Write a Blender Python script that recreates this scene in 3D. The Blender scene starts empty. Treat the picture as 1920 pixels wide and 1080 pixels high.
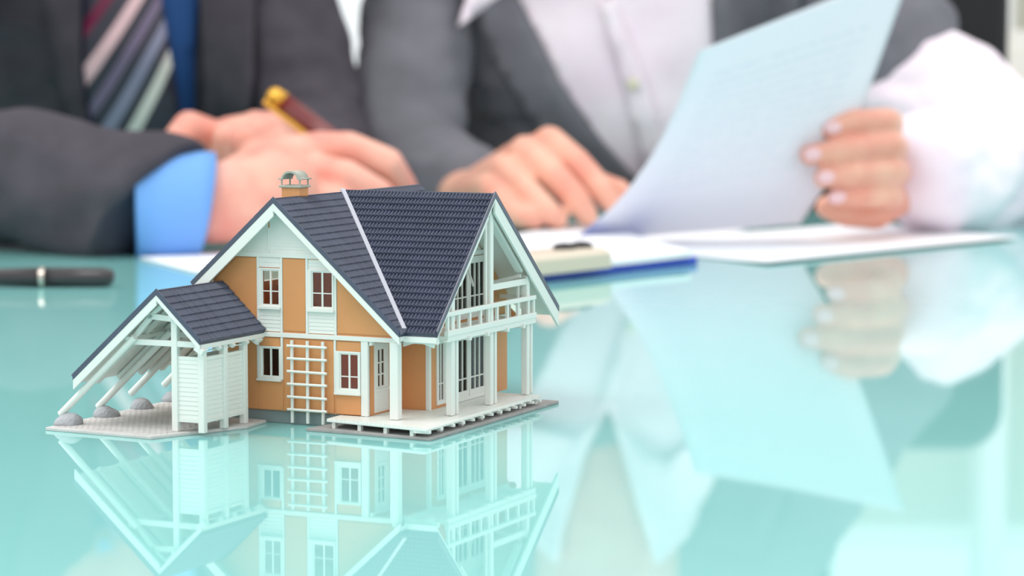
import bpy, bmesh, math, random
from mathutils import Vector, Matrix, Euler, noise
from mathutils.bvhtree import BVHTree
random.seed(7)
SC = bpy.context.scene
COL = SC.collection
R = math.radians

# ------------------------------------------------------------------ camera, world, lights, exposure
FPX, HY, CAMH = 4850.0, 110.0, 0.14
PITCH = math.atan((540 - HY) / FPX)
cd = bpy.data.cameras.new('camera')
cam = bpy.data.objects.new('camera', cd)
COL.objects.link(cam)
cam.location = (0, 0, CAMH)
cam.rotation_euler = (math.pi / 2 - PITCH, 0, 0)
cd.sensor_width = 36
cd.lens = FPX / 1920 * 36
cd.clip_start = 0.02
cd.dof.use_dof = True
cd.dof.focus_distance = 1.0
cd.dof.aperture_fstop = 12.5
SC.camera = cam

world = bpy.data.worlds.new('bright office daylight')
SC.world = world
world.use_nodes = True
bg = world.node_tree.nodes['Background']
bg.inputs['Color'].default_value = (0.97, 0.985, 1.0, 1)
bg.inputs['Strength'].default_value = 1.15


def area(name, loc, rot, sx, sy, power, color=(1, 1, 1)):
    l = bpy.data.lights.new(name, 'AREA')
    l.shape = 'RECTANGLE'
    l.size, l.size_y, l.energy, l.color = sx, sy, power, color
    o = bpy.data.objects.new(name, l)
    o.location, o.rotation_euler = loc, rot
    COL.objects.link(o)
    return o


area('overhead_fill_light', (-0.85, 0.75, 1.30), (0, 0, 0), 1.0, 0.9, 13, (1.0, 0.99, 0.97))  # added fill, placed to brighten the table foreground and wing roof
area('overhead_fill_light', (0.6, 2.2, 2.4), (0, 0, 0), 1.6, 1.2, 12, (1.0, 0.99, 0.97))  # added soft light from above, no actual ceiling fitting
SC.view_settings.view_transform = 'Standard'
SC.view_settings.look = 'None'
SC.view_settings.exposure = 0.15
SC.view_settings.gamma = 1.0
SC.view_settings.use_curve_mapping = False


# ------------------------------------------------------------------ helpers
def lin(c):
    out = []
    for v in c:
        v /= 255.0
        out.append(v / 12.92 if v <= 0.04045 else ((v + 0.055) / 1.055) ** 2.4)
    return tuple(out) + (1,)


def mat(name, rgb, rough=0.5, spec=0.5, metal=0.0, var=0.0, vscale=40.0, bump=0.0, bscale=400.0, sss=0.0, second=None):
    m = bpy.data.materials.new(name)
    m.use_nodes = True
    nt = m.node_tree
    b = nt.nodes['Principled BSDF']
    b.inputs['Roughness'].default_value = rough
    b.inputs['Specular IOR Level'].default_value = spec
    b.inputs['Metallic'].default_value = metal
    c = lin(rgb)
    b.inputs['Base Color'].default_value = c
    tc = nt.nodes.new('ShaderNodeTexCoord')
    if var > 0 or second:
        n = nt.nodes.new('ShaderNodeTexNoise')
        n.inputs['Scale'].default_value = vscale
        n.inputs['Detail'].default_value = 3
        nt.links.new(tc.outputs['Object'], n.inputs['Vector'])
        r = nt.nodes.new('ShaderNodeValToRGB')
        r.color_ramp.elements[0].position = 0.35
        r.color_ramp.elements[1].position = 0.65
        r.color_ramp.elements[0].color = lin(second) if second else tuple(v * (1 - var) for v in c[:3]) + (1,)
        r.color_ramp.elements[1].color = c if second else tuple(min(1, v * (1 + var)) for v in c[:3]) + (1,)
        nt.links.new(n.outputs['Fac'], r.inputs['Fac'])
        nt.links.new(r.outputs['Color'], b.inputs['Base Color'])
    if bump > 0:
        n2 = nt.nodes.new('ShaderNodeTexNoise')
        n2.inputs['Scale'].default_value = bscale
        nt.links.new(tc.outputs['Object'], n2.inputs['Vector'])
        bp = nt.nodes.new('ShaderNodeBump')
        bp.inputs['Strength'].default_value = bump
        bp.inputs['Distance'].default_value = 0.001
        nt.links.new(n2.outputs['Fac'], bp.inputs['Height'])
        nt.links.new(bp.outputs['Normal'], b.inputs['Normal'])
    if sss > 0:
        b.inputs['Subsurface Weight'].default_value = sss
        b.inputs['Subsurface Radius'].default_value = (0.012, 0.005, 0.003)
        b.inputs['Subsurface Scale'].default_value = 1.0
    return m


def glass_mat(name, tint=(251, 253, 253), op=0.12):
    m = bpy.data.materials.new(name)
    m.use_nodes = True
    nt = m.node_tree
    nt.nodes.clear()
    out = nt.nodes.new('ShaderNodeOutputMaterial')
    tr = nt.nodes.new('ShaderNodeBsdfTransparent')
    gl = nt.nodes.new('ShaderNodeBsdfGlossy')
    gl.inputs['Roughness'].default_value = 0.03
    tr.inputs['Color'].default_value = lin(tint)
    fr = nt.nodes.new('ShaderNodeFresnel')
    fr.inputs['IOR'].default_value = 1.35
    mx = nt.nodes.new('ShaderNodeMixShader')
    nt.links.new(fr.outputs[0], mx.inputs[0])
    nt.links.new(tr.outputs[0], mx.inputs[1])
    nt.links.new(gl.outputs[0], mx.inputs[2])
    nt.links.new(mx.outputs[0], out.inputs[0])
    return m


M = dict(
    orange=mat('orange_plastic', (214, 150, 98), 0.45, 0.35, var=0.03, vscale=60, bump=0.1, bscale=3000),
    white=mat('white_plastic', (228, 230, 224), 0.4, 0.4, bump=0.05, bscale=3000),
    tile=mat('slate_blue_plastic', (60, 66, 87), 0.34, 0.8, var=0.12, vscale=120),
    base=mat('grey_plinth_plastic', (132, 146, 146), 0.55, 0.3),
    plate=mat('grey_plate_plastic', (204, 201, 198), 0.6, 0.3, var=0.06, vscale=150, bump=0.4, bscale=2500),
    plate2=mat('dark_grey_plate_plastic', (160, 157, 155), 0.6, 0.3, var=0.08, vscale=150, bump=0.4, bscale=2500),
    stone=mat('grey_stone_plastic', (164, 167, 171), 0.5, 0.35, var=0.1, vscale=200, bump=0.5, bscale=900),
    strip=mat('pale_grey_plastic', (172, 174, 184), 0.4, 0.4),
    cowl=mat('warm_grey_plastic', (168, 170, 158), 0.45, 0.4),
    inner=mat('brown_interior', (176, 112, 86), 0.6, 0.2),
    bulb=mat('orange_bulb', (255, 96, 20), 0.3, 0.5),
    glass=glass_mat('window_glass'),
    table=mat('teal_back_painted_glass', (143, 208, 204), 0.025, 0.5),
    steel=mat('brushed_steel', (180, 184, 188), 0.3, 0.5, metal=1.0),
    mansuit=mat('charcoal_suit_wool', (76, 72, 79), 0.85, 0.15, var=0.12, vscale=30, bump=0.6, bscale=900),
    womansuit=mat('grey_suit_wool', (116, 116, 123), 0.85, 0.15, var=0.10, vscale=22, bump=0.6, bscale=900),
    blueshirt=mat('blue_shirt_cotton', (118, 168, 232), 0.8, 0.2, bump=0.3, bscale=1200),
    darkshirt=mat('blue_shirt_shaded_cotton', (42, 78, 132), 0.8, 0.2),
    pinkshirt=mat('white_pink_shirt_cotton', (252, 242, 249), 0.75, 0.2, second=(243, 226, 238), vscale=14, bump=0.4, bscale=300),
    skin=mat('skin', (236, 180, 160), 0.5, 0.35, second=(226, 150, 134), vscale=28, sss=0.25),
    skin2=mat('skin_warm', (238, 186, 162), 0.5, 0.35, second=(230, 160, 140), vscale=28, sss=0.25),
    nail=mat('nail', (242, 200, 204), 0.25, 0.5),
    hairdark=mat('dark_brown_hair', (52, 38, 30), 0.5, 0.4, bump=0.8, bscale=300),
    hairlight=mat('brown_hair', (110, 78, 52), 0.5, 0.4, bump=0.8, bscale=300),
    lip=mat('lips', (200, 110, 110), 0.4, 0.4),
    eyew=mat('eye_white', (240, 240, 238), 0.2, 0.5),
    iris=mat('iris', (70, 50, 35), 0.2, 0.5),
    trouser=mat('trouser_wool', (44, 44, 50), 0.9, 0.1),
    paper=mat('white_paper', (246, 247, 250), 0.75, 0.2),
    blue=mat('blue_board_plastic', (14, 70, 190), 0.35, 0.5),
    clip=mat('cream_metal_clip', (216, 204, 184), 0.35, 0.5),
    black=mat('black_plastic', (24, 24, 27), 0.35, 0.5),
    penblack=mat('gunmetal_pen_lacquer', (62, 58, 60), 0.28, 0.6, metal=0.4),
    penband=mat('pale_metal_band', (200, 190, 180), 0.25, 0.5, metal=0.8),
    burgundy=mat('burgundy_lacquer', (112, 36, 36), 0.2, 0.6),
    gold=mat('gold_plate', (226, 172, 70), 0.3, 0.5, metal=0.75),
    wall=mat('beige_wall_paint', (206, 205, 192), 0.8, 0.2),
    floor=mat('pale_floor', (214, 208, 198), 0.5, 0.3, var=0.05, vscale=3),
    cream=mat('cream_laminate', (232, 231, 224), 0.5, 0.3),
    framew=mat('white_frame_paint', (248, 250, 250), 0.5, 0.3),
    chair=mat('black_leather', (20, 21, 26), 0.5, 0.4, bump=0.2, bscale=400),
    button=mat('pearl_button', (214, 212, 186), 0.3, 0.5),
)


def link(o, parent=None):
    COL.objects.link(o)
    if parent:
        o.parent = parent
    return o


def tag(o, label=None, cat=None, group=None, kind=None):
    for k, v in (('label', label), ('category', cat), ('group', group), ('kind', kind)):
        if v:
            o[k] = v
    return o


def empty(name, loc=(0, 0, 0), rz=0.0, label=None, cat=None, group=None):
    o = bpy.data.objects.new(name, None)
    o.empty_display_size = 0.02
    o.location = loc
    o.rotation_euler = (0, 0, rz)
    link(o)
    return tag(o, label, cat, group)


class MB:
    """collects simple solids; scale s applied on build"""

    def __init__(self, s=1.0):
        self.v, self.f, self.s = [], [], s

    def add(self, vs, fs):
        n = len(self.v)
        self.v += [Vector(p) for p in vs]
        self.f += [tuple(i + n for i in f) for f in fs]
        return self

    def box(self, x0, x1, y0, y1, z0, z1):
        return self.add([(x0, y0, z0), (x1, y0, z0), (x1, y1, z0), (x0, y1, z0), (x0, y0, z1), (x1, y0, z1), (x1, y1, z1), (x0, y1, z1)],
                        [(0, 3, 2, 1), (4, 5, 6, 7), (0, 1, 5, 4), (1, 2, 6, 5), (2, 3, 7, 6), (3, 0, 4, 7)])

    def prism(self, pts, ext):
        pts = [Vector(p) for p in pts]
        ext = Vector(ext)
        n = len(pts)
        nor = Vector((0, 0, 0))
        for i in range(n):
            a, b = pts[i], pts[(i + 1) % n]
            nor += a.cross(b)
        if nor.dot(ext) > 0:
            pts.reverse()
        vs = pts + [p + ext for p in pts]
        fs = [tuple(range(n)), tuple(range(2 * n - 1, n - 1, -1))]
        for i in range(n):
            j = (i + 1) % n
            fs.append((j, i, i + n, j + n))
        return self.add(vs, fs)

    def bar(self, p, q, w, h, up=(0, 0, 1)):
        p, q = Vector(p), Vector(q)
        d = (q - p).normalized()
        s = d.cross(Vector(up))
        if s.length < 1e-4:
            s = d.cross(Vector((1, 0, 0)))
        s.normalize()
        t = s.cross(d)
        a, b = s * w / 2, t * h / 2
        base = [p - a - b, p + a - b, p + a + b, p - a + b]
        return self.prism(base, q - p)

    def tube(self, pts, rads, n=12, flat=False):
        pts = [Vector(p) for p in pts]
        if not isinstance(rads, (list, tuple)):
            rads = [rads] * len(pts)
        rings = []
        d0 = (pts[1] - pts[0]).normalized()
        s = d0.cross(Vector((0, 0, 1)))
        if s.length < 1e-3:
            s = d0.cross(Vector((1, 0, 0)))
        s.normalize()
        for i, p in enumerate(pts):
            if i == 0:
                d = pts[1] - pts[0]
            elif i == len(pts) - 1:
                d = pts[-1] - pts[-2]
            else:
                d = pts[i + 1] - pts[i - 1]
            d.normalize()
            s = (s - d * s.dot(d)).normalized()
            t = d.cross(s)
            rings.append([p + (s * math.cos(2 * math.pi * k / n) + t * math.sin(2 * math.pi * k / n)) * rads[i] for k in range(n)])
        vs = [v for r in rings for v in r]
        fs = []
        for i in range(len(rings) - 1):
            for k in range(n):
                a, b = i * n + k, i * n + (k + 1) % n
                fs.append((a, b, b + n, a + n))
        fs.append(tuple(range(n - 1, -1, -1)))
        fs.append(tuple(range(len(vs) - n, len(vs))))
        return self.add(vs, fs)

    def capsule(self, p, r1, q, r2, n=20):
        p, q = Vector(p), Vector(q)
        d = (q - p)
        L = d.length
        if L < 1e-6:
            return self.ball(p, r1)
        d /= L
        pts, rad = [], []
        for k in range(1, 7):
            a = math.pi / 2 * k / 6
            pts.append(p - d * r1 * math.cos(a))
            rad.append(r1 * math.sin(a))
        pts.append(q)
        rad.append(r2)
        for k in range(1, 6):
            a = math.pi / 2 * k / 6
            pts.append(q + d * r2 * math.sin(a))
            rad.append(r2 * math.cos(a))
        return self.tube(pts, rad, n)

    def chain(self, pts, rads):
        for i in range(len(pts) - 1):
            self.capsule(pts[i], rads[i], pts[i + 1], rads[i + 1])
        return self

    def ell(self, c, r, rot=None, nu=28, nv=18):
        c = Vector(c)
        if not isinstance(r, (tuple, list)):
            r = (r, r, r)
        mt = rot.to_matrix() if rot else Matrix.Identity(3)
        vs = [c + mt @ Vector((0, 0, -r[2]))]
        for j in range(1, nv):
            a = -math.pi / 2 + math.pi * j / nv
            for i in range(nu):
                b = 2 * math.pi * i / nu
                vs.append(c + mt @ Vector((r[0] * math.cos(a) * math.cos(b), r[1] * math.cos(a) * math.sin(b), r[2] * math.sin(a))))
        vs.append(c + mt @ Vector((0, 0, r[2])))
        fs = []
        for i in range(nu):
            fs.append((0, 1 + (i + 1) % nu, 1 + i))
            for j in range(nv - 2):
                a = 1 + j * nu + i
                b = 1 + j * nu + (i + 1) % nu
                fs.append((a, b, b + nu, a + nu))
            l = 1 + (nv - 2) * nu
            fs.append((l + i, l + (i + 1) % nu, len(vs) - 1))
        return self.add(vs, fs)

    def ball(self, c, r):
        return self.ell(c, r)

    def mesh(self, name):
        me = bpy.data.meshes.new(name)
        me.from_pydata([v * self.s for v in self.v], [], self.f)
        me.validate()
        return me

    def build(self, name, m, parent=None, bevel=0.0, smooth=False, kind=None, label=None):
        me = self.mesh(name)
        me.materials.append(m)
        if smooth:
            me.polygons.foreach_set('use_smooth', [True] * len(me.polygons))
        o = link(bpy.data.objects.new(name, me), parent)
        if bevel:
            b = o.modifiers.new('bevel', 'BEVEL')
            b.width = bevel
            b.segments = 2
            b.limit_method = 'ANGLE'
        return tag(o, label, None, None, kind)

    def blend(self, name, m, parent, voxel, smooth=4, disp=None, label=None):
        """fuses all solids into one continuous skin"""
        me = self.mesh(name + '_raw')
        o = bpy.data.objects.new(name + '_raw', me)
        COL.objects.link(o)
        rm = o.modifiers.new('remesh', 'REMESH')
        rm.mode = 'VOXEL'
        rm.voxel_size = voxel
        if smooth:
            sm = o.modifiers.new('smooth', 'SMOOTH')
            sm.factor = 0.5
            sm.iterations = smooth
        dg = bpy.context.evaluated_depsgraph_get()
        me2 = bpy.data.meshes.new_from_object(o.evaluated_get(dg))
        bpy.data.objects.remove(o)
        me2.name = name
        if disp:
            nv = len(me2.vertices)
            co, no = [0.0] * (3 * nv), [0.0] * (3 * nv)
            me2.vertices.foreach_get('co', co)
            me2.vertex_normals.foreach_get('vector', no)
            for i in range(nv):
                k = disp(Vector(co[3 * i:3 * i + 3]))
                for q in range(3):
                    co[3 * i + q] += no[3 * i + q] * k
            me2.vertices.foreach_set('co', co)
        me2.materials.clear()
        me2.materials.append(m)
        me2.polygons.foreach_set('use_smooth', [True] * len(me2.polygons))
        o2 = link(bpy.data.objects.new(name, me2), parent)
        return tag(o2, label)


def sheet(name, outer, holes, t, fmap, m, parent, s=0.01, kind=None, label=None, bevel=0.0):
    """flat plate with openings; fmap turns (x, y, depth) into local coordinates"""
    cu = bpy.data.curves.new(name, 'CURVE')
    cu.dimensions = '2D'
    cu.fill_mode = 'BOTH'
    cu.extrude = t / 2
    for loop in [outer] + list(holes):
        sp = cu.splines.new('POLY')
        sp.points.add(len(loop) - 1)
        for p, q in zip(sp.points, loop):
            p.co = (q[0], q[1], 0, 1)
        sp.use_cyclic_u = True
    o = bpy.data.objects.new(name, cu)
    COL.objects.link(o)
    dg = bpy.context.evaluated_depsgraph_get()
    me = bpy.data.meshes.new_from_object(o.evaluated_get(dg))
    bpy.data.objects.remove(o)
    for v in me.vertices:
        v.co = Vector(fmap(v.co.x, v.co.y, v.co.z + t / 2)) * s
    me.name = name
    me.materials.clear()
    me.materials.append(m)
    bm = bmesh.new()
    bm.from_mesh(me)
    bmesh.ops.remove_doubles(bm, verts=bm.verts, dist=1e-6)
    bmesh.ops.recalc_face_normals(bm, faces=bm.faces)
    bm.to_mesh(me)
    bm.free()
    o = link(bpy.data.objects.new(name, me), parent)
    if bevel:
        b = o.modifiers.new('bevel', 'BEVEL')
        b.width = bevel
        b.segments = 2
        b.limit_method = 'ANGLE'
    return tag(o, label, None, None, kind)


def rect(x0, x1, y0, y1):
    return [(x0, y0), (x1, y0), (x1, y1), (x0, y1)]


# ------------------------------------------------------------------ room
def struct(o):
    o['kind'] = 'structure'
    return o


struct(MB().box(-4, 4, -1.5, 6.2, -0.78, -0.74).build('floor', M['floor']))
wb = MB().box(0.66, 4, 5.5, 5.6, -0.74, 0.86).box(-4, 4, 5.5, 5.6, 1.6, 3.6).box(-4, 0.66, 5.5, 5.6, -0.74, -0.6)
struct(wb.build('wall_back', M['wall']))
# window bands: frames and glass
def window(name, x0, x1, z0, z1, nx, y=5.5):
    w = empty(name, (0, 0, 0))
    w['kind'] = 'structure'
    f = MB()
    f.box(x0, x1, y, y + 0.06, z0, z0 + 0.05).box(x0, x1, y, y + 0.06, z1 - 0.05, z1)
    f.build('window_frame', M['framew'], w)
    for i in range(nx + 1):
        x = x0 + (x1 - x0) * i / nx
        MB().box(x - 0.025, x + 0.025, y - 0.01, y + 0.07, z0 + 0.05, z1 - 0.05).build('mullion', M['framew'], w)
    for i in range(nx):
        a = x0 + (x1 - x0) * i / nx + 0.025
        b = x0 + (x1 - x0) * (i + 1) / nx - 0.025
        MB().box(a, b, y + 0.03, y + 0.034, z0 + 0.05, z1 - 0.05).build('pane', M['glass'], w)


window('window_1', -4, 0.66, -0.6, 1.6, 5)
window('window_2', 0.66, 4, 0.86, 1.6, 4)
struct(MB().box(0.985, 1.035, 5.36, 5.5, -0.74, 3.6).build('pillar', M['framew']))

# ------------------------------------------------------------------ glass table
tb = empty('glass_table', (0, 0, -0.74), 0, 'wide teal glass table top with mirror-like polish under everything', 'table')
o = MB().box(-1.15, 1.15, 0.28, 2.40, 0.728, 0.74).build('tabletop', M['table'], tb, bevel=0.002)
for x in (-1.05, 1.05):
    for y in (0.4, 2.28):
        MB().tube([(x, y, 0.0), (x, y, 0.728)], 0.025, 20).build('leg', M['steel'], tb, smooth=False)

# ------------------------------------------------------------------ model house (local centimetres)
HO = (-0.0525, 0.9708, 0.0)
house = empty('model_house', HO, R(-25), 'small architectural model house with orange walls and slate-blue tiled roofs on the table', 'model house')
S = 0.01


def H():
    return MB(S)


def fA(vo=0.0):   # facade facing -v ; x=u, y=z, depth outwards
    return lambda x, y, d: (x, vo - d, y)


def fB(uo=0.0):   # facade facing +u ; x=v, y=z
    return lambda x, y, d: (uo + d, x, y)


RA_U, RA_Z = -3.88, 8.66
RB_V, RB_Z = 4.85, 8.75


def zA(u):
    return RA_Z - 0.909 * abs(u - RA_U)


def zB(v):
    return RB_Z - (0.98 * (RB_V - v) if v < RB_V else 0.817 * (v - RB_V))


T = 0.34   # vertical roof build-up
# --- ground plates
H().prism([(-2.14, -1.40, 0), (3.30, -1.75, 0), (3.34, 9.8, 0), (-1.4, 9.8, 0), (-1.75, 0.1, 0)], (0, 0, 0.13)).build('terrace_plate', M['plate2'], house, bevel=0.0003)
H().prism([(-11.15, -5.4, 0), (-6.2, -5.75, 0), (-5.75, -4.7, 0), (-4.45, -1.8, 0), (-4.6, -0.1, 0), (-7.2, 0.0, 0), (-7.3, 4.1, 0), (-11.1, 4.1, 0)], (0, 0, 0.13)).build('carport_plate', M['plate'], house, bevel=0.0003)
# paving courses on the carport plate
pv = H()
for i in range(44):
    v = -5.2 + i * 0.2
    for j in range(19):
        u = -10.9 + j * 0.25 + (0.12 if i % 2 else 0)
        if u > -6.4 and v > -4.4:
            continue
        if v > -0.2 and u > -7.6:
            continue
        pv.box(u, u + 0.225, v, v + 0.175, 0.125, 0.145)
pv.build('paving', M['plate'], house, kind='stuff')

# --- plinth and walls of the main block
H().box(-6.95, -0.35, 0.12, 9.9, 0.0, 0.52).build('plinth', M['base'], house, bevel=0.0002)
WL = (-4.84, -4.04, 1.80, 2.93)
WR = (-1.42, -0.60, 1.48, 2.86)
W1 = (-4.82, -4.03, 4.56, 5.93)
W2 = (-2.62, -1.70, 4.55, 5.94)
zt = lambda u: zA(u) - T
lower = [(-6.95, 0.5), (-0.22, 0.5), (-0.22, 3.36), (-6.95, 3.36)]
sheet('front_wall', lower, [rect(*WL), rect(*WR)], 0.14, lambda x, y, d: (x, 0.16 - d, y), M['orange'], house)
upper = [(-7.0, 3.36), (1.25, 3.36), (1.35, zt(1.35)), (RA_U, zt(RA_U)), (-7.0, zt(-7.0))]
sheet('gable_wall', upper, [rect(*W1), rect(*W2)], 0.14, lambda x, y, d: (x, 0.16 - d, y), M['orange'], house)
sheet('side_wall', rect(0.3, 9.9, 0.5, 5.1), [], 0.12, lambda x, y, d: (-6.95 + d, x, y), M['orange'], house)
sheet('back_wall', [(-7.0, 0.5), (-0.2, 0.5), (-0.2, 3.4), (1.25, 3.4), (1.35, zt(1.35)), (RA_U, zt(RA_U)), (-7.0, zt(-7))],
      [rect(-6.4, -4.6, 1.2, 2.9), rect(-3.6, -1.2, 0.9, 2.9), rect(-5.2, -2.4, 4.3, 6.3)], 0.12, lambda x, y, d: (x, 9.9 + d, y), M['orange'], house)
# interior
H().box(-6.8, 1.0, 0.2, 9.85, 3.3, 3.42).build('storey_floor', M['inner'], house)
H().box(-3.95, -3.85, 0.4, 9.8, 0.5, 3.3).box(-6.7, -0.5, 3.9, 4.0, 0.5, 3.3).build('inner_partition', M['inner'], house)
H().box(-6.7, 0.9, 4.4, 4.5, 3.4, 4.9).box(-5.2, -2.6, 4.4, 4.5, 4.9, 6.4).build('upper_partition', M['inner'], house)
H().box(-6.7, -0.4, 0.3, 9.8, 0.5, 0.56).build('ground_floor', M['inner'], house)
b = H().ball((-0.95, 1.3, 2.45), 0.09)
b.build('lamp_bulb', M['bulb'], house, smooth=True)
H().tube([(-0.95, 1.3, 2.5), (-0.95, 1.3, 3.3)], 0.015, 6).build('lamp_wire', M['inner'], house)

for nm, lp, pw in (('hidden_fill_light', (-2.75, 0.6, 1.2), 0.005), ('hidden_fill_light', (-3.35, 0.6, 4.2), 0.004), ('hidden_fill_light', (0.2, 8.9, 2.0), 0.004), ('hidden_fill_light', (0.2, 8.9, 4.4), 0.004)):  # unseen fill lights added behind solid walls to brighten the rooms
    ld = bpy.data.lights.new(nm, 'POINT')
    ld.energy, ld.color, ld.shadow_soft_size = pw, (1.0, 0.72, 0.5), 0.002
    lo = link(bpy.data.objects.new(nm, ld), house)
    lo.location = [q * 0.01 for q in lp]

# orange raised panels between timbers (front)
def fpanel(poly, d=0.05):
    sheet('render_panel', poly, [], d, lambda x, y, dd: (x, 0.03 - dd, y), M['orange'], house, bevel=0.0003)


fpanel([(-6.98, 3.56), (-5.03, 3.56), (-5.03, 6.38), (-5.9, 6.38), (-6.98, zt(-6.98) - 0.05)])
fpanel(rect(-3.89, -2.90, 3.60, 6.38))
fpanel([(-1.53, 3.60), (1.05, 3.60), (-1.53, zt(-1.53) - 0.22)])
fpanel(rect(-6.9, -5.05, 0.52, 3.30))
fpanel([(-5.05, 0.52), (-3.92, 0.52), (-3.92, 1.70), (-5.05, 1.70)])
fpanel(rect(-4.92, -4.04, 2.98, 3.31))
fpanel(rect(-3.84, -1.68, 0.52, 3.31))
fpanel(rect(-1.60, -0.52, 0.52, 1.32))
fpanel(rect(-1.56, -0.52, 2.94, 3.31))


# white timbers (front)
def ftimber(x0, x1, y0, y1, out=0.05, name='timber'):
    return H().box(x0, x1, -out, 0.1, y0, y1).build(name, M['white'], house, bevel=0.00015)


ftimber(-6.9, 1.2, 3.35, 3.53, 0.07, 'floor_band')
ftimber(-6.1, -1.66, 6.41, 6.60, 0.06, 'gable_band')
for x0, x1, y1 in ((-5.03, -4.93, 6.41), (-4.00, -3.90, 6.41), (-2.88, -2.78, 6.41), (-1.64, -1.54, 6.30)):
    ftimber(x0, x1, 3.53, y1)
for x0, x1 in ((-5.05, -4.95), (-4.0, -3.9)):
    ftimber(x0, x1, 1.70 if x0 < -4.5 else 1.7, 3.35)
ftimber(-1.67, -1.58, 1.35, 3.35)
ftimber(-0.50, -0.20, 0.50, 3.36, 0.05, 'corner_post')
ftimber(-4.53, -4.46, 6.60, 7.55)


# clapboard siding: overlapping boards
def siding(x0, x1, y0, y1, fm, step=0.13, clip=None, name='siding', parent=None):
    mb = H()
    n = max(1, int(round((y1 - y0) / step)))
    st = (y1 - y0) / n
    for i in range(n):
        a, b_ = y0 + i * st, y0 + (i + 1) * st
        l0, r0, l1, r1 = x0, x1, x0, x1
        if clip:
            cl = clip(a), clip(b_)
            l0, r0 = max(x0, cl[0][0]), min(x1, cl[0][1])
            l1, r1 = max(x0, cl[1][0]), min(x1, cl[1][1])
            if r0 <= l0:
                continue
            if r1 <= l1:
                l1 = r1 = (l1 + r1) / 2
        P = [fm(l0, a, 0.0), fm(r0, a, 0.0), fm(r1, b_, 0.0), fm(l1, b_, 0.0), fm(l0, a, 0.042), fm(r0, a, 0.042), fm(r1, b_, 0.022), fm(l1, b_, 0.022)]
        mb.add(P, [(0, 3, 2, 1), (4, 5, 6, 7), (0, 1, 5, 4), (1, 2, 6, 5), (2, 3, 7, 6), (3, 0, 4, 7)])
    return mb.build(name, M['white'], parent or house, kind='stuff')


f0 = lambda x, y, d: (x, 0.03 - d, y)
gclip = lambda y: (RA_U - (RA_Z - T + 0.03 - y) / 0.909, RA_U + (RA_Z - T + 0.03 - y) / 0.909)
siding(-6.4, -4.53, 6.60, 8.3, f0, 0.125, gclip)
siding(-4.46, -1.5, 6.60, 8.3, f0, 0.125, gclip)
siding(-4.93, -4.0, 3.56, 4.46, f0, 0.15)
siding(-4.93, -4.0, 6.03, 6.40, f0, 0.15)
siding(-2.78, -1.64, 3.56, 4.42, f0, 0.15)
siding(-2.78, -1.64, 6.0, 6.38, f0, 0.15)


# windows (front facade)
def fwin(opening, outer, nx, rows, fm=f0, sill=True, parent=None, name='window_frame'):
    """white frame, sash bars and panes in a facade opening; opening x0,x1,y0,y1"""
    x0, x1, y0, y1 = opening
    fr = sheet(name, rect(*outer), [rect(x0, x1, y0, y1)], 0.10, lambda x, y, d: fm(x, y, d), M['white'], parent or house, bevel=0.00015)
    k = 0.045
    sheet('sash', rect(x0 - 0.01, x1 + 0.01, y0 - 0.01, y1 + 0.01), [rect(x0 + k, x1 - k, y0 + k, y1 - k)], 0.08, lambda x, y, d: fm(x, y, d - 0.02), M['white'], fr)
    mb = H()
    xs = [x0 + (x1 - x0) * i / nx for i in range(1, nx)]
    ys = [y0 + (y1 - y0) * r for r in rows]

    def bx(a, b_, c, d_, e0, e1):
        P = [fm(a, c, e0), fm(b_, c, e0), fm(b_, d_, e0), fm(a, d_, e0), fm(a, c, e1), fm(b_, c, e1), fm(b_, d_, e1), fm(a, d_, e1)]
        return P, [(0, 3, 2, 1), (4, 5, 6, 7), (0, 1, 5, 4), (1, 2, 6, 5), (2, 3, 7, 6), (3, 0, 4, 7)]
    for x in xs:
        H().add(*bx(x - 0.035, x + 0.035, y0 + k, y1 - k, -0.01, 0.05)).build('glazing_bar', M['white'], fr)
    for y in ys:
        H().add(*bx(x0 + k, x1 - k, y - 0.02, y + 0.02, -0.01, 0.045)).build('glazing_bar', M['white'], fr)
    ex = [x0 + k] + xs + [x1 - k]
    ey = [y0 + k] + ys + [y1 - k]
    for i in range(len(ex) - 1):
        for j in range(len(ey) - 1):
            H().add(*bx(ex[i] + 0.036 * (i > 0), ex[i + 1] - 0.036 * (i < len(ex) - 2), ey[j] + 0.021 * (j > 0), ey[j + 1] - 0.021 * (j < len(ey) - 2), 0.0, 0.01)).build('pane', M['glass'], fr)
    if sill:
        H().add(*bx(outer[0] - 0.02, outer[1] + 0.02, outer[2] - 0.06, outer[2] + 0.03, 0.0, 0.17)).build('window_sill', M['white'], fr)
    return fr


fwin(W1, (-4.95, -3.98, 4.48, 6.00), 2, [0.40])
fwin(W2, (-2.80, -1.64, 4.46, 6.00), 2, [0.40])
fwin(WL, (-5.00, -3.96, 1.70, 2.98), 2, [])
fwin(WR, (-1.60, -0.52, 1.34, 2.94), 2, [0.36])

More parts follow.
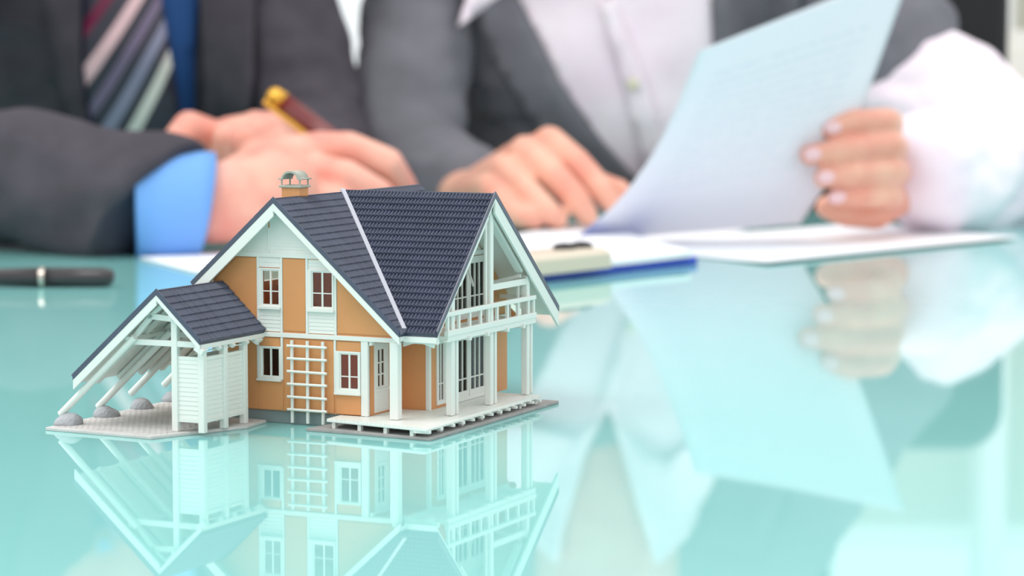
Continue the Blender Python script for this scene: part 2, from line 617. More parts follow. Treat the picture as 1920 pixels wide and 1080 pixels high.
# --- right-hand wall of the main block with the glazed door
DR = (0.78, 1.36, 1.55, 2.95)
sheet('entrance_wall', rect(0.02, 2.6, 0.5, 3.36), [rect(0.55, 1.62, 0.62, 3.2)], 0.12, lambda x, y, d: (-0.34 + d, x, y), M['orange'], house)
g0 = lambda x, y, d: (-0.30 + d, x, y)
door = sheet('entrance_door', rect(0.50, 1.68, 0.56, 3.25), [rect(*DR)], 0.10, g0, M['white'], house, bevel=0.00015)
for x in (1.07,):
    H().box(-0.30, -0.22, x - 0.04, x + 0.04, DR[2], DR[3]).build('glazing_bar', M['white'], door)
for y in (2.0, 2.45):
    H().box(-0.30, -0.225, DR[0], DR[1], y - 0.025, y + 0.025).build('glazing_bar', M['white'], door)
H().box(-0.27, -0.26, DR[0], DR[1], DR[2], DR[3]).build('pane', M['glass'], door)
H().box(-0.26, -0.12, 0.6, 1.6, 1.38, 1.46).build('door_rail', M['white'], door)
siding(0.62, 1.56, 0.66, 1.36, lambda x, y, d: (-0.22 + d, x, y), 0.12, parent=door)
# hanging strip under the porch edge
H().box(-0.16, -0.05, 0.0, 1.9, 3.2, 3.34).build('porch_trim', M['white'], house)

# --- cross wing walls
UW = 1.05
sheet('wing_front_wall', rect(-0.22, 1.05, 0.48, 3.62), [], 0.14, fA(2.72), M['orange'], house)
H().box(0.93, 1.10, 2.54, 2.72, 0.48, 3.5).build('corner_post', M['white'], house, bevel=0.0002)
zwb = lambda v: zB(v) - T
D1 = (3.36, 3.90, 0.72, 3.02)
D2 = (4.55, 7.60, 0.62, 3.06)
D3 = (4.55, 7.60, 3.86, 6.05)
wing = [(2.72, 0.48), (9.7, 0.48), (9.7, zwb(9.7)), (RB_V, zwb(RB_V)), (2.5, zwb(2.5)), (2.5, 3.5), (2.72, 3.5)]
sheet('wing_gable_wall', wing, [rect(*D1), rect(*D2), rect(*D3)], 0.14, lambda x, y, d: (UW - 0.14 + d, x, y), M['orange'], house)
gB = lambda x, y, d: (UW + d - 0.04, x, y)
fwin(D1, (3.2, 4.06, 0.6, 3.14), 2, [0.3], gB, False, name='narrow_window_frame')


def french(D, top):
    x0, x1, y0, y1 = D
    fr = sheet('french_door_frame', rect(x0 - 0.14, x1 + 0.14, y0 - 0.12, y1 + 0.14), [rect(*D)], 0.12, gB, M['white'], house, bevel=0.00015)
    mid = (x0 + x1) / 2
    for a, b_ in ((x0, mid - 0.02), (mid + 0.02, x1)):
        lf = sheet('door_leaf', rect(a, b_, y0, y1), [rect(a + 0.14, b_ - 0.14, y0 + 0.26, y1 - 0.14)], 0.09, lambda x, y, d: gB(x, y, d - 0.01), M['white'], fr)
        n = 3
        for i in range(1, n):
            x = a + 0.14 + (b_ - a - 0.28) * i / n
            H().box(UW - 0.04, UW + 0.03, x - 0.03, x + 0.03, y0 + 0.2, y1 - 0.1).build('glazing_bar', M['white'], fr)
        H().box(UW - 0.04, UW + 0.025, a + 0.1, b_ - 0.1, y0 + 0.72, y0 + 0.77).build('glazing_bar', M['white'], fr)
        H().box(UW - 0.02, UW - 0.01, a + 0.14, b_ - 0.14, y0 + 0.26, y1 - 0.14).build('pane', M['glass'], fr)


french(D2, True)
french(D3, True)
# white wall field around the upper doors and the boarding in the gable top
H().box(UW - 0.02, UW + 0.06, 4.0, 4.4, 3.6, 6.3).build('timber', M['white'], house)
H().box(UW - 0.02, UW + 0.06, 7.75, 7.95, 3.6, 5.7).build('timber', M['white'], house)
H().box(UW - 0.02, UW + 0.08, 2.6, 9.7, 3.42, 3.62).build('floor_band', M['white'], house)
H().box(UW - 0.02, UW + 0.07, 2.9, 7.5, 6.22, 6.4).build('gable_band', M['white'], house)
siding(2.0, 8.0, 6.4, 8.1, lambda x, y, d: (UW + d - 0.01, x, y), 0.14,
       lambda y: (RB_V - (RB_Z - T - 0.1 - y) / 0.98, RB_V + (RB_Z - T - 0.1 - y) / 0.817))
H().bar((UW + 0.06, 4.4, 6.2), (UW + 0.06, 3.5, 5.4), 0.08, 0.12).build('brace', M['white'], house)
H().bar((UW + 0.06, 5.6, 6.2), (UW + 0.06, 6.4, 5.0), 0.06, 0.08).build('brace', M['white'], house)

# --- porch ceiling, balcony
H().box(-0.2, 1.2, 0.1, 2.6, 3.34, 3.48).build('porch_ceiling', M['white'], house)
H().box(1.10, 2.72, 0.9, 8.85, 3.44, 3.58).build('balcony_floor', M['white'], house)
H().box(2.58, 2.76, 0.85, 8.88, 3.58, 3.80).build('balcony_beam', M['white'], house, bevel=0.0002)
H().box(2.55, 2.72, 0.85, 8.88, 3.36, 3.46).build('balcony_edge', M['white'], house, bevel=0.0002)
H().box(2.54, 2.74, 0.80, 8.9, 4.32, 4.50).build('balcony_rail', M['white'], house, bevel=0.0003)
for v in (1.0, 1.95, 2.9, 3.85, 4.55, 5.35, 6.3, 7.3, 8.25, 8.78):
    H().box(2.58, 2.70, v - 0.07, v + 0.07, 3.78, 4.33).build('baluster', M['white'], house, bevel=0.00015)
H().box(1.15, 2.6, 0.86, 0.98, 4.32, 4.48).build('balcony_rail', M['white'], house)
H().box(1.15, 2.6, 8.76, 8.88, 4.32, 4.48).build('balcony_rail', M['white'], house)
for u in (1.5, 1.9, 2.25):
    H().box(u, u + 0.1, 8.78, 8.88, 3.58, 4.33).build('baluster', M['white'], house)
# joist ends under the balcony
for v in (2.6, 4.2, 6.0, 7.5):
    H().box(1.1, 2.82, v, v + 0.15, 3.28, 3.44).build('joist', M['white'], house)


def post(u, v, z0, z1, w=0.30):
    p = H().box(u - w / 2, u + w / 2, v - w / 2, v + w / 2, z0, z1).build('post', M['white'], house, bevel=0.0004)
    return p


post(1.12, -0.30, 0.5, 3.42, 0.36)
for v, z1 in ((1.55, 5.05), (8.35, 5.35)):
    post(2.50, v, 0.5, z1, 0.28)
    post(2.50, v + 0.42, 0.5, 3.44, 0.2)
post(2.50, 4.95, 0.5, RB_Z - T - 0.1, 0.28)
post(2.50, 5.38, 0.5, 3.44, 0.2)
post(2.50, 4.62, 3.6, RB_Z - T - 0.3, 0.12)
post(2.30, 8.05, 4.4, 5.6, 0.12)
# ties and rafters behind the verge
H().box(2.45, 2.60, 5.05, 8.3, 4.98, 5.22).build('tie_beam', M['white'], house)
H().bar((2.45, RB_V + 0.15, RB_Z - T - 0.55), (2.45, 7.85, RB_Z - T - 0.55 - 0.817 * 2.85), 0.12, 0.30, (1, 0, 0)).build('rafter', M['white'], house)
H().bar((2.45, RB_V - 0.15, RB_Z - T - 0.55), (2.45, 2.2, RB_Z - T - 0.55 - 0.98 * 2.5), 0.12, 0.30, (1, 0, 0)).build('rafter', M['white'], house)
H().bar((1.15, 7.9, 5.0), (2.5, 7.9, 5.35), 0.12, 0.14).build('rafter', M['white'], house)
# eaves beams and the little arch by the porch
H().box(1.02, 1.22, -0.45, 2.7, 3.40, 3.58).build('eaves_beam', M['white'], house)
H().box(1.2, 2.7, 0.02, 0.20, 3.36, 3.56).build('eaves_beam', M['white'], house)
arch = [(1.2, 3.4)] + [(1.2 + 1.3 * k / 8, 3.2 + 0.16 * math.sin(math.pi * k / 8)) for k in range(9)] + [(2.5, 3.4)]
sheet('arched_brace', arch, [], 0.1, fA(0.25), M['white'], house)
for u in (1.55, 1.95, 2.4):
    H().bar((u, -0.02, 3.62), (u, 0.7, 4.25), 0.1, 0.14).build('rafter_end', M['white'], house)

# --- roofs
def roof_board(poly3, name, down=0.2, parent=None, m='white', z=-0.12):
    pts = [(p[0], p[1], p[2] + z) for p in poly3]
    return H().prism(pts, (0, 0, -down)).build(name, M[m], parent or house)


def tiles(P0, A, D, N, poly, parent, pitch=0.152, row=0.33, name='roof_tiles'):
    """rows of barrel tiles clipped to poly, given in (along, down) coordinates"""
    P0, A, D, N = Vector(P0), Vector(A).normalized(), Vector(D).normalized(), Vector(N).normalized()
    dmax = max(p[1] for p in poly)
    dmin = min(p[1] for p in poly)
    nr = max(1, int(round((dmax - dmin) / row)))
    row = (dmax - dmin) / nr

    def span(d):
        xs = []
        d = min(max(d, dmin + 1e-5), dmax - 1e-5)
        for i in range(len(poly)):
            (a0, d0), (a1, d1) = poly[i], poly[(i + 1) % len(poly)]
            if (d0 - d) * (d1 - d) < 0:
                xs.append(a0 + (a1 - a0) * (d - d0) / (d1 - d0))
        return (min(xs), max(xs)) if len(xs) > 1 else (0, 0)
    mb = H()
    K = 6
    for r in range(nr):
        d0, d1 = dmin + r * row, dmin + (r + 1) * row
        s0, s1 = span(d0), span(d1)
        lo, hi = min(s0[0], s1[0]), max(s0[1], s1[1])
        i0, i1 = int(math.floor(lo / pitch * K)), int(math.ceil(hi / pitch * K))
        vs, fs = [], []
        for i in range(i0, i1 + 1):
            a = i * pitch / K
            ph = (a / pitch) % 1.0
            w = 0.072 * math.sin(math.pi * min(1, ph / 0.72)) if ph < 0.72 else -0.012
            at, ab = min(max(a, s0[0]), s0[1]), min(max(a, s1[0]), s1[1])
            vs.append(P0 + A * at + D * d0 + N * (0.0 + w))
            vs.append(P0 + A * ab + D * (d1 + 0.035) + N * (0.055 + w))
            vs.append(P0 + A * ab + D * (d1 + 0.03) + N * (-0.06))
        n = i1 - i0
        for i in range(n):
            a = 3 * i
            if (vs[a] - vs[a + 3]).length < 1e-6 and (vs[a + 1] - vs[a + 4]).length < 1e-6:
                continue
            fs.append((a, a + 1, a + 4, a + 3))
            fs.append((a + 1, a + 2, a + 5, a + 4))
        # end caps
        fs.append((0, 2, 1))
        e = 3 * n
        fs.append((e, e + 1, e + 2))
        mb.add(vs, fs)
    return mb.build(name, M['tile'], parent, kind='stuff')


def roof(ridge0, ridge1, eave1, eave0, poly, name, verge0=True, dark=0.12, down=0.17):
    """a slope: corners ridge0->ridge1->eave1->eave0 in house cm, poly list of 3D corners actually covered"""
    o = roof_board(poly, name, down)
    a = Vector(ridge1) - Vector(ridge0)
    A = a.normalized()
    e = Vector(eave0) - Vector(ridge0)
    D = (e - A * e.dot(A)).normalized()
    N = A.cross(D)
    if N.z < 0:
        N = -N
    H().prism([Vector(p) + Vector((0, 0, -dark)) for p in poly], (0, 0, dark - 0.005)).build('tile_underlay', M['tile'], o)
    p2 = [((Vector(p) - Vector(ridge0)).dot(A), (Vector(p) - Vector(ridge0)).dot(D)) for p in poly]
    tiles(ridge0, A, D, N, p2, o)
    return o


VF, VB = -0.70, 11.4
zfoot = 3.78
uE = RA_U + (RA_Z - zfoot) / 0.909
vEl = RB_V - (RB_Z - zfoot) / 0.98
vEr = RB_V + (RB_Z - zfoot) / 0.817
vJ = RB_V - (RB_Z - RA_Z) / 0.98
vJ2 = RB_V + (RB_Z - RA_Z) / 0.817
UV = 2.80
# main block: right slope in front of and behind the cross wing
roof((RA_U, VF, RA_Z), (RA_U, vJ, RA_Z), (uE, vEl, zfoot), (uE, VF, zfoot),
     [(RA_U, VF, RA_Z), (RA_U, vJ, RA_Z), (uE, vEl, zfoot), (uE, VF, zfoot)], 'main_roof_slope')
roof((RA_U, vJ2, RA_Z), (RA_U, VB, RA_Z), (uE, VB, zfoot), (uE, vEr, zfoot),
     [(RA_U, vJ2, RA_Z), (RA_U, VB, RA_Z), (uE, VB, zfoot), (uE, vEr, zfoot)], 'main_roof_slope')
uL = -7.53
zL = RA_Z - 0.909 * (RA_U - uL)
roof((RA_U, VF, RA_Z), (RA_U, VB, RA_Z), (uL, VB, zL), (uL, VF, zL),
     [(RA_U, VF, RA_Z), (RA_U, VB, RA_Z), (uL, VB, zL), (uL, VF, zL)], 'main_roof_slope')
# cross wing slopes
uT = RA_U - 0.05
roof((RA_U, RB_V, RB_Z), (UV, RB_V, RB_Z), (UV, vEl, zfoot), (uE, vEl, zfoot),
     [(RA_U + 0.05, RB_V, RB_Z), (UV, RB_V, RB_Z), (UV, vEl, zfoot), (uE, vEl, zfoot)], 'wing_roof_slope')
roof((RA_U, RB_V, RB_Z), (UV, RB_V, RB_Z), (UV, vEr, zfoot), (uE, vEr, zfoot),
     [(RA_U + 0.05, RB_V, RB_Z), (UV, RB_V, RB_Z), (UV, vEr, zfoot), (uE, vEr, zfoot)], 'wing_roof_slope')
# ridge caps
H().bar((RA_U, VF - 0.01, RA_Z + 0.02), (RA_U, VB, RA_Z + 0.02), 0.12, 0.08).build('ridge_cap', M['tile'], house)
H().bar((RA_U, RB_V, RB_Z + 0.02), (UV + 0.01, RB_V, RB_Z + 0.02), 0.10, 0.06).build('ridge_cap', M['tile'], house)
# valley strip
H().bar((RA_U + 0.04, vJ - 0.06, RA_Z + 0.15), (uE + 0.0, vEl - 0.09, zfoot + 0.15), 0.17, 0.10, (0.5, -0.5, 0.7)).build('valley_strip', M['strip'], house)


def barge(p, q, name='bargeboard', w=0.1, h=0.36, drop=0.42, up=(0, 1, 0)):
    p, q = Vector(p) - Vector((0, 0, drop)), Vector(q) - Vector((0, 0, drop))
    ext = Vector((0, w, 0)) if up[1] else Vector((-w, 0, 0))
    pts = [p, q, q + Vector((0, 0, h)), p + Vector((0, 0, h))]
    return H().prism(pts, ext).build(name, M['white'], house, bevel=0.0001)


barge((RA_U, VF - 0.02, RA_Z), (uE, VF - 0.02, zfoot), h=0.3, drop=0.42)
barge((RA_U, VF - 0.02, RA_Z), (uL, VF - 0.02, zL), h=0.5, drop=0.62)
barge((UV + 0.02, RB_V, RB_Z), (UV + 0.02, vEl, zfoot), h=0.10, drop=0.24, up=(1, 0, 0))
barge((UV + 0.02, RB_V, RB_Z), (UV + 0.02, vEr, zfoot), h=0.62, drop=0.74, up=(1, 0, 0))
# dark verge edge strips
for p, q, e in (((RA_U, VF - 0.03, RA_Z), (uE, VF - 0.03, zfoot), (0, 0.06, 0)), ((RA_U, VF - 0.03, RA_Z), (uL, VF - 0.03, zL), (0, 0.06, 0)),
                ((UV + 0.04, RB_V, RB_Z), (UV + 0.04, vEl, zfoot), (-0.06, 0, 0)), ((UV + 0.04, RB_V, RB_Z), (UV + 0.04, vEr, zfoot), (-0.06, 0, 0))):
    p, q = Vector(p), Vector(q)
    H().prism([p + Vector((0, 0, -0.12)), q + Vector((0, 0, -0.12)), q + Vector((0, 0, 0.12)), p + Vector((0, 0, 0.12))], e).build('verge_tiles', M['tile'], house)
H().box(uE - 0.06, UV, vEl - 0.03, vEl + 0.06, zfoot - 0.34, zfoot - 0.13).build('fascia', M['white'], house)

# --- chimney
cu_, cv_ = -4.22, 1.55
ch = H().box(cu_ - 0.40, cu_ + 0.40, cv_ - 0.35, cv_ + 0.35, 7.9, 9.05).build('chimney_stack', M['orange'], house, bevel=0.0002)
H().box(cu_ - 0.48, cu_ + 0.48, cv_ - 0.42, cv_ + 0.42, 9.03, 9.12).build('chimney_slab', M['cowl'], house, bevel=0.0002)
for a in (-0.40, 0.40):
    for b_ in (-0.32, 0.32):
        H().tube([(cu_ + a, cv_ + b_, 9.10), (cu_ + a, cv_ + b_, 9.36)], 0.035, 8).build('cowl_post', M['cowl'], house)
ar = [(cu_ - 0.52, 9.34), (cu_ - 0.52, 9.39), (cu_ - 0.38, 9.40)] + [(cu_ - 0.37 * math.cos(math.pi * k / 14), 9.38 + 0.30 * math.sin(math.pi * k / 14)) for k in range(1, 14)] + \
     [(cu_ + 0.38, 9.40), (cu_ + 0.52, 9.39), (cu_ + 0.52, 9.34)] + [(cu_ + 0.32 * math.cos(math.pi * k / 14), 9.345 + 0.26 * math.sin(math.pi * k / 14)) for k in range(0, 15)]
sheet('chimney_cowl', ar, [], 0.8, fA(cv_ + 0.40), M['cowl'], house)

# --- wooden deck
deck_poly = [(-1.41, -1.10), (3.21, -1.86), (3.08, 8.56), (1.02, 8.56), (1.02, 2.56), (-0.22, 2.56), (-0.22, -0.03), (-1.41, -0.03)]
H().prism([(p[0], p[1], 0.36) for p in deck_poly], (0, 0, 0.10)).build('deck', M['white'], house, bevel=0.0002)
dk = H()
u = -1.38
while u < 3.08:
    w = 0.17
    vfront = -1.10 + (u + w / 2 + 1.41) / 4.62 * -0.76 + 0.01
    vend = -0.05 if u + w < -0.22 else (2.5 if u + w < 1.05 else 8.54)
    dk.box(u, u + w, vfront, vend, 0.455, 0.49)
    u += 0.205
dk.build('deck_boards', M['white'], house, kind='stuff')
for v in (-1.75, -0.75, 0.25, 1.1, 1.95, 2.8, 3.6, 4.4, 5.15, 5.8, 6.6, 7.4, 8.1):
    H().box(2.6, 3.20 + 0.06, v, v + 0.16, 0.27, 0.37).build('deck_joist', M['white'], house)
for u in (-1.2, 0.0, 1.2, 2.4):
    v = -1.10 + (u + 1.41) / 4.62 * -0.76 + 0.08
    H().box(u, u + 0.14, v, v + 0.2, 0.13, 0.37).build('deck_foot', M['white'], house)
for v in (-0.2, 1.6, 3.3, 5.0, 6.8, 8.3):
    H().box(2.8, 2.95, v, v + 0.2, 0.13, 0.37).build('deck_foot', M['white'], house)

# --- plant trellis against the front wall
tr = H().box(-3.42, -3.41, -0.1, -0.09, 1, 1.01).build('trellis', M['white'], house)
for u in (-3.42, -2.74, -2.07):
    H().tube([(u, -0.17, 0.10), (u, -0.17, 3.27)], 0.068, 10).build('trellis_upright', M['white'], tr, smooth=False)
for k in range(6):
    z = 0.62 + 0.49 * k
    H().tube([(-3.57, -0.28, z), (-1.85, -0.28, z + random.uniform(-0.02, 0.02))], 0.052, 10).build('trellis_rung', M['white'], tr)

# --- carport with storage shed
CR = (-6.58, 5.38)
cs = (5.38 - 3.60) / (CR[0] * -1 - 4.71)   # right slope
cl = (5.38 - 2.02) / (10.34 - 6.58)
VC = -4.70
roof((CR[0], VC, CR[1]), (CR[0], -0.02, CR[1]), (-4.71, -0.02, 3.6), (-4.71, VC, 3.6),
     [(CR[0], VC, CR[1]), (CR[0], -0.02, CR[1]), (-4.71, -0.02, 3.6), (-4.71, VC, 3.6)], 'carport_roof_slope')
zs = 5.38 - cl * (7.75 - 6.58)
roof((CR[0], VC, CR[1]), (CR[0], -0.02, CR[1]), (-7.75, -0.02, zs), (-7.75, VC, zs),
     [(CR[0], VC, CR[1]), (CR[0], -0.02, CR[1]), (-7.75, -0.02, zs), (-7.75, VC, zs)], 'carport_roof_slope')
roof((-7.75, VC, zs), (-7.75, 3.2, zs), (-10.34, 3.2, 2.02), (-10.34, VC, 2.02),
     [(-7.75, VC, zs), (-7.75, 3.2, zs), (-10.34, 3.2, 2.02), (-10.34, VC, 2.02)], 'carport_roof_slope')
H().bar((CR[0], VC, CR[1] + 0.02), (CR[0], -0.05, CR[1] + 0.02), 0.12, 0.08).build('ridge_cap', M['tile'], house)
barge((CR[0], VC - 0.02, CR[1]), (-4.71, VC - 0.02, 3.6), h=0.22, drop=0.34)
barge((CR[0], VC - 0.02, CR[1]), (-10.34, VC - 0.02, 2.02), h=0.38, drop=0.50)
for q in ((-4.71, 3.6), (-10.34, 2.02)):
    p_, q_ = Vector((CR[0], VC - 0.03, CR[1])), Vector((q[0], VC - 0.03, q[1]))
    H().prism([p_ + Vector((0, 0, -0.12)), q_ + Vector((0, 0, -0.12)), q_ + Vector((0, 0, 0.12)), p_ + Vector((0, 0, 0.12))], (0, 0.06, 0)).build('verge_tiles', M['tile'], house)
# rafters under the long slope
for k in range(5):
    v = -3.3 + k * 1.5
    H().bar((-7.75 if v > -0.2 else CR[0] - 0.1, v, (zs if v > -0.2 else CR[1] - 0.09) - 0.48), (-10.2, v, 2.02 + cl * 0.14 - 0.48), 0.14, 0.24, (0, 1, 0)).build('rafter', M['white'], house)
for k in range(5):
    v = -4.35 + k * 1.0
    H().bar((CR[0] + 0.1, v, CR[1] - 0.09 - 0.45), (-4.68, v, 3.6 - 0.40), 0.14, 0.2, (0, 1, 0)).build('rafter', M['white'], house)
# raking poles on boulders
for (v, u0, z0, L) in ((-4.42, -11.13, 0.50, 4.6), (-2.06, -11.02, 0.50, 4.6), (0.45, -11.16, 0.72, 4.2), (3.0, -11.25, 0.76, 2.6)):
    e = Vector((1, 0, 0.916)).normalized()
    p0 = Vector((u0, v, z0))
    H().tube([p0, p0 + e * L], 0.135, 14).build('raking_pole', M['white'], house, smooth=False)
for (u0, v) in ((-10.75, -4.45), (-10.72, -2.0), (-10.75, 0.6), (-10.8, 3.1)):
    mb = H().ell((u0, v, 0.14), (0.52, 0.50, 0.42), None, 24, 14)
    for vv in mb.v:
        vv += Vector((1, 1, 1)) * 0.09 * noise.noise(vv * 1.9)
        vv.z = max(vv.z, 0.12)
    mb.build('boulder', M['stone'], house, smooth=True)
# front truss
FV = -4.2
def cbar(p, q, w=0.2, d=0.2, name='carport_beam', fv=FV):
    return H().bar((p[0], fv, p[1]), (q[0], fv, q[1]), w, d, (0, 1, 0)).build(name, M['white'], house, bevel=0.0002)


for fv in (FV, -1.3):
    cbar((-8.12, 3.42), (-4.75, 3.42), 0.22, 0.2, fv=fv)
    cbar((-7.25, 4.42), (-5.85, 4.32), 0.22, 0.2, fv=fv)
    cbar((-8.02, 3.42), (-7.05, 4.48), 0.2, 0.2, fv=fv)
    cbar((-7.15, 4.40), (-6.6, 4.85), 0.16, 0.16, fv=fv)
for (u, v, z1) in ((-6.08, FV, 4.4), (-4.93, FV, 3.4), (-4.90, -1.30, 3.4), (-4.90, -2.75, 3.4), (-6.08, -1.3, 4.4)):
    H().box(u - 0.13, u + 0.13, v - 0.13, v + 0.13, 0.13, z1).build('shed_post', M['white'], house, bevel=0.0003)
H().box(-5.02, -4.78, -4.55, -0.9, 3.36, 3.52).build('carport_purlin', M['white'], house)
H().box(-6.2, -6.0, -4.5, -0.9, 4.35, 4.55).build('carport_purlin', M['white'], house)
H().box(-8.1, -7.9, -4.5, 2.9, 3.48, 3.62).build('carport_purlin', M['white'], house)
for v in (-4.62, -0.65):
    H().bar((-4.95, v, 3.38), (-4.62, v, 3.18), 0.2, 0.16, (0, 1, 0)).build('rafter_end', M['white'], house)
# shed walls with board joints
sf = lambda x, y, d: (x, FV - 0.02 - d, y)
sr = lambda x, y, d: (-4.92 + d, x, y)
H().box(-5.98, -5.0, FV - 0.02, FV + 0.06, 0.58, 2.88).build('shed_wall', M['white'], house)
H().box(-5.0, -4.92, FV + 0.1, -1.40, 0.58, 2.88).build('shed_wall', M['white'], house)
H().box(-6.02, -5.95, FV + 0.1, -1.40, 0.58, 2.88).build('shed_wall', M['white'], house)
H().box(-5.98, -5.0, -1.4, -1.32, 0.58, 2.88).build('shed_wall', M['white'], house)
siding(-5.95, -5.06, 0.62, 2.86, sf, 0.17)
siding(FV + 0.13, -2.88, 0.62, 2.86, sr, 0.17)
siding(-2.62, -1.43, 0.62, 2.86, sr, 0.17)
H().box(-6.0, -5.0, FV - 0.06, FV + 0.05, 0.50, 0.62).build('shed_rail', M['white'], house)
H().box(-6.0, -5.0, FV - 0.06, FV + 0.05, 2.84, 2.96).build('shed_rail', M['white'], house)
H().box(-5.0, -4.84, FV, -1.3, 0.50, 0.62).build('shed_rail', M['white'], house)
H().box(-5.0, -4.84, FV, -1.3, 2.84, 2.96).build('shed_rail', M['white'], house)
H().box(-4.97, -4.87, FV, -1.3, 3.16, 3.2).build('shed_rail', M['white'], house)


# ------------------------------------------------------------------ placing by bearing and distance
def W(px, py, Y):
    a, b = (px - 960) / FPX, -(py - 540) / FPX
    r = Vector((a, math.cos(PITCH) + b * math.sin(PITCH), -math.sin(PITCH) + b * math.cos(PITCH)))
    return Vector((0, 0, CAMH)) + r * (Y / r.y)


def G(px, py, z=0.0):
    a, b = (px - 960) / FPX, -(py - 540) / FPX
    r = Vector((a, math.cos(PITCH) + b * math.sin(PITCH), -math.sin(PITCH) + b * math.cos(PITCH)))
    return Vector((0, 0, CAMH)) + r * ((z - CAMH) / r.z)


def bvh_of(*objs):
    vs, fs = [], []
    for o in objs:
        n = len(vs)
        vs += [v.co.copy() for v in o.data.vertices]
        fs += [tuple(i + n for i in p.vertices) for p in o.data.polygons]
    return BVHTree.FromPolygons(vs, fs)


def inside(p, poly):
    c = False
    j = len(poly) - 1
    for i in range(len(poly)):
        if (poly[i][1] > p[1]) != (poly[j][1] > p[1]) and p[0] < (poly[j][0] - poly[i][0]) * (p[1] - poly[i][1]) / (poly[j][1] - poly[i][1]) + poly[i][0]:
            c = not c
        j = i
    return c


def drape(name, pxpoly, Yref, bvh, off, thick, m, parent, cell=0.012, label=None, fold=None):
    """cloth piece outlined in x/z, laid on the body beneath it"""
    poly = []
    for q in pxpoly:
        w = W(q[0], q[1], Yref)
        poly.append((w.x, w.z))
    # subdivide outline
    ring = []
    for i in range(len(poly)):
        a, b_ = Vector(poly[i]), Vector(poly[(i + 1) % len(poly)])
        n = max(1, int((b_ - a).length / cell))
        for k in range(n):
            ring.append(a.lerp(b_, k / n))
    from mathutils.geometry import delaunay_2d_cdt
    pts = list(ring)
    x0, x1 = min(p[0] for p in poly), max(p[0] for p in poly)
    z0, z1 = min(p[1] for p in poly), max(p[1] for p in poly)
    x = x0 + cell / 2
    while x < x1:
        z = z0 + cell / 2
        while z < z1:
            if inside((x, z), poly) and min((Vector((x, z)) - r).length for r in ring) > cell * 0.5:
                pts.append(Vector((x, z)))
            z += cell
        x += cell
    n = len(ring)
    v2, e2, f2, *_ = delaunay_2d_cdt([Vector((p[0], p[1])) for p in pts], [(i, (i + 1) % n) for i in range(n)], [list(range(n))], 2, 1e-6)
    vs = []
    last = Yref
    for p in v2:
        h = bvh.ray_cast(Vector((p[0], Yref - 0.17, p[1])), Vector((0, 1, 0)))
        y = h[0].y if h[0] else None
        if y is None:
            nn = bvh.find_nearest(Vector((p[0], Yref, p[1])))
            y = nn[0].y
        if fold:
            y -= fold(p[0], p[1])
        vs.append(Vector((p[0], y - off, p[1])))
    me = bpy.data.meshes.new(name)
    me.from_pydata(vs, [], [tuple(f) for f in f2])
    me.materials.append(m)
    bm = bmesh.new()
    bm.from_mesh(me)
    bmesh.ops.recalc_face_normals(bm, faces=bm.faces)
    for _ in range(3):
        bmesh.ops.smooth_vert(bm, verts=[v for v in bm.verts if not v.is_boundary], factor=0.5, use_axis_y=True, use_axis_x=False, use_axis_z=False)
    bm.to_mesh(me)
    bm.free()
    me.polygons.foreach_set('use_smooth', [True] * len(me.polygons))
    o = link(bpy.data.objects.new(name, me), parent)
    so = o.modifiers.new('solid', 'SOLIDIFY')
    so.thickness = thick
    so.offset = 0
    return tag(o, label)


def wrinkle(amp, sc, seed=0):
    def f(p):
        q = Vector((p.x * sc, p.y * sc, p.z * sc * 1.6)) + Vector((seed, 0, 0))
        return amp * (noise.noise(q) + 0.5 * noise.noise(q * 2.1))
    return f


def clothes_folds(amp, sc, seed=0):
    return wrinkle(amp, sc, seed)


def hull_head(mb, c, s=1.0, turn=0.0, nod=0.35):
    """skull, jaw, nose and ears fused later; returns a transform for the face parts"""
    rot = Euler((nod, 0, turn))
    m3 = rot.to_matrix()

    def L(x, y, z):
        return Vector(c) + m3 @ (Vector((x, y, z)) * s)
    mb.ell(L(0, 0.015, 0.03), (0.076 * s, 0.095 * s, 0.09 * s), rot)
    mb.ell(L(0, -0.025, -0.045), (0.058 * s, 0.062 * s, 0.068 * s), rot)
    mb.ell(L(0, -0.062, -0.088), (0.024 * s, 0.02 * s, 0.018 * s), rot)
    mb.capsule(L(0, -0.088, 0.008), 0.009 * s, L(0, -0.106, -0.028), 0.013 * s)
    mb.ell(L(0.012, -0.094, -0.032), 0.009 * s).ell(L(-0.012, -0.094, -0.032), 0.009 * s)
    mb.capsule(L(-0.045, -0.072, 0.028), 0.008 * s, L(0.045, -0.072, 0.028), 0.008 * s)
    mb.ell(L(0.04, -0.06, -0.02), (0.022 * s,) * 3).ell(L(-0.04, -0.06, -0.02), (0.022 * s,) * 3)
    for sx in (-1, 1):
        mb.ell(L(sx * 0.079, 0.012, -0.005), (0.009 * s, 0.018 * s, 0.032 * s), rot)
    return L, rot


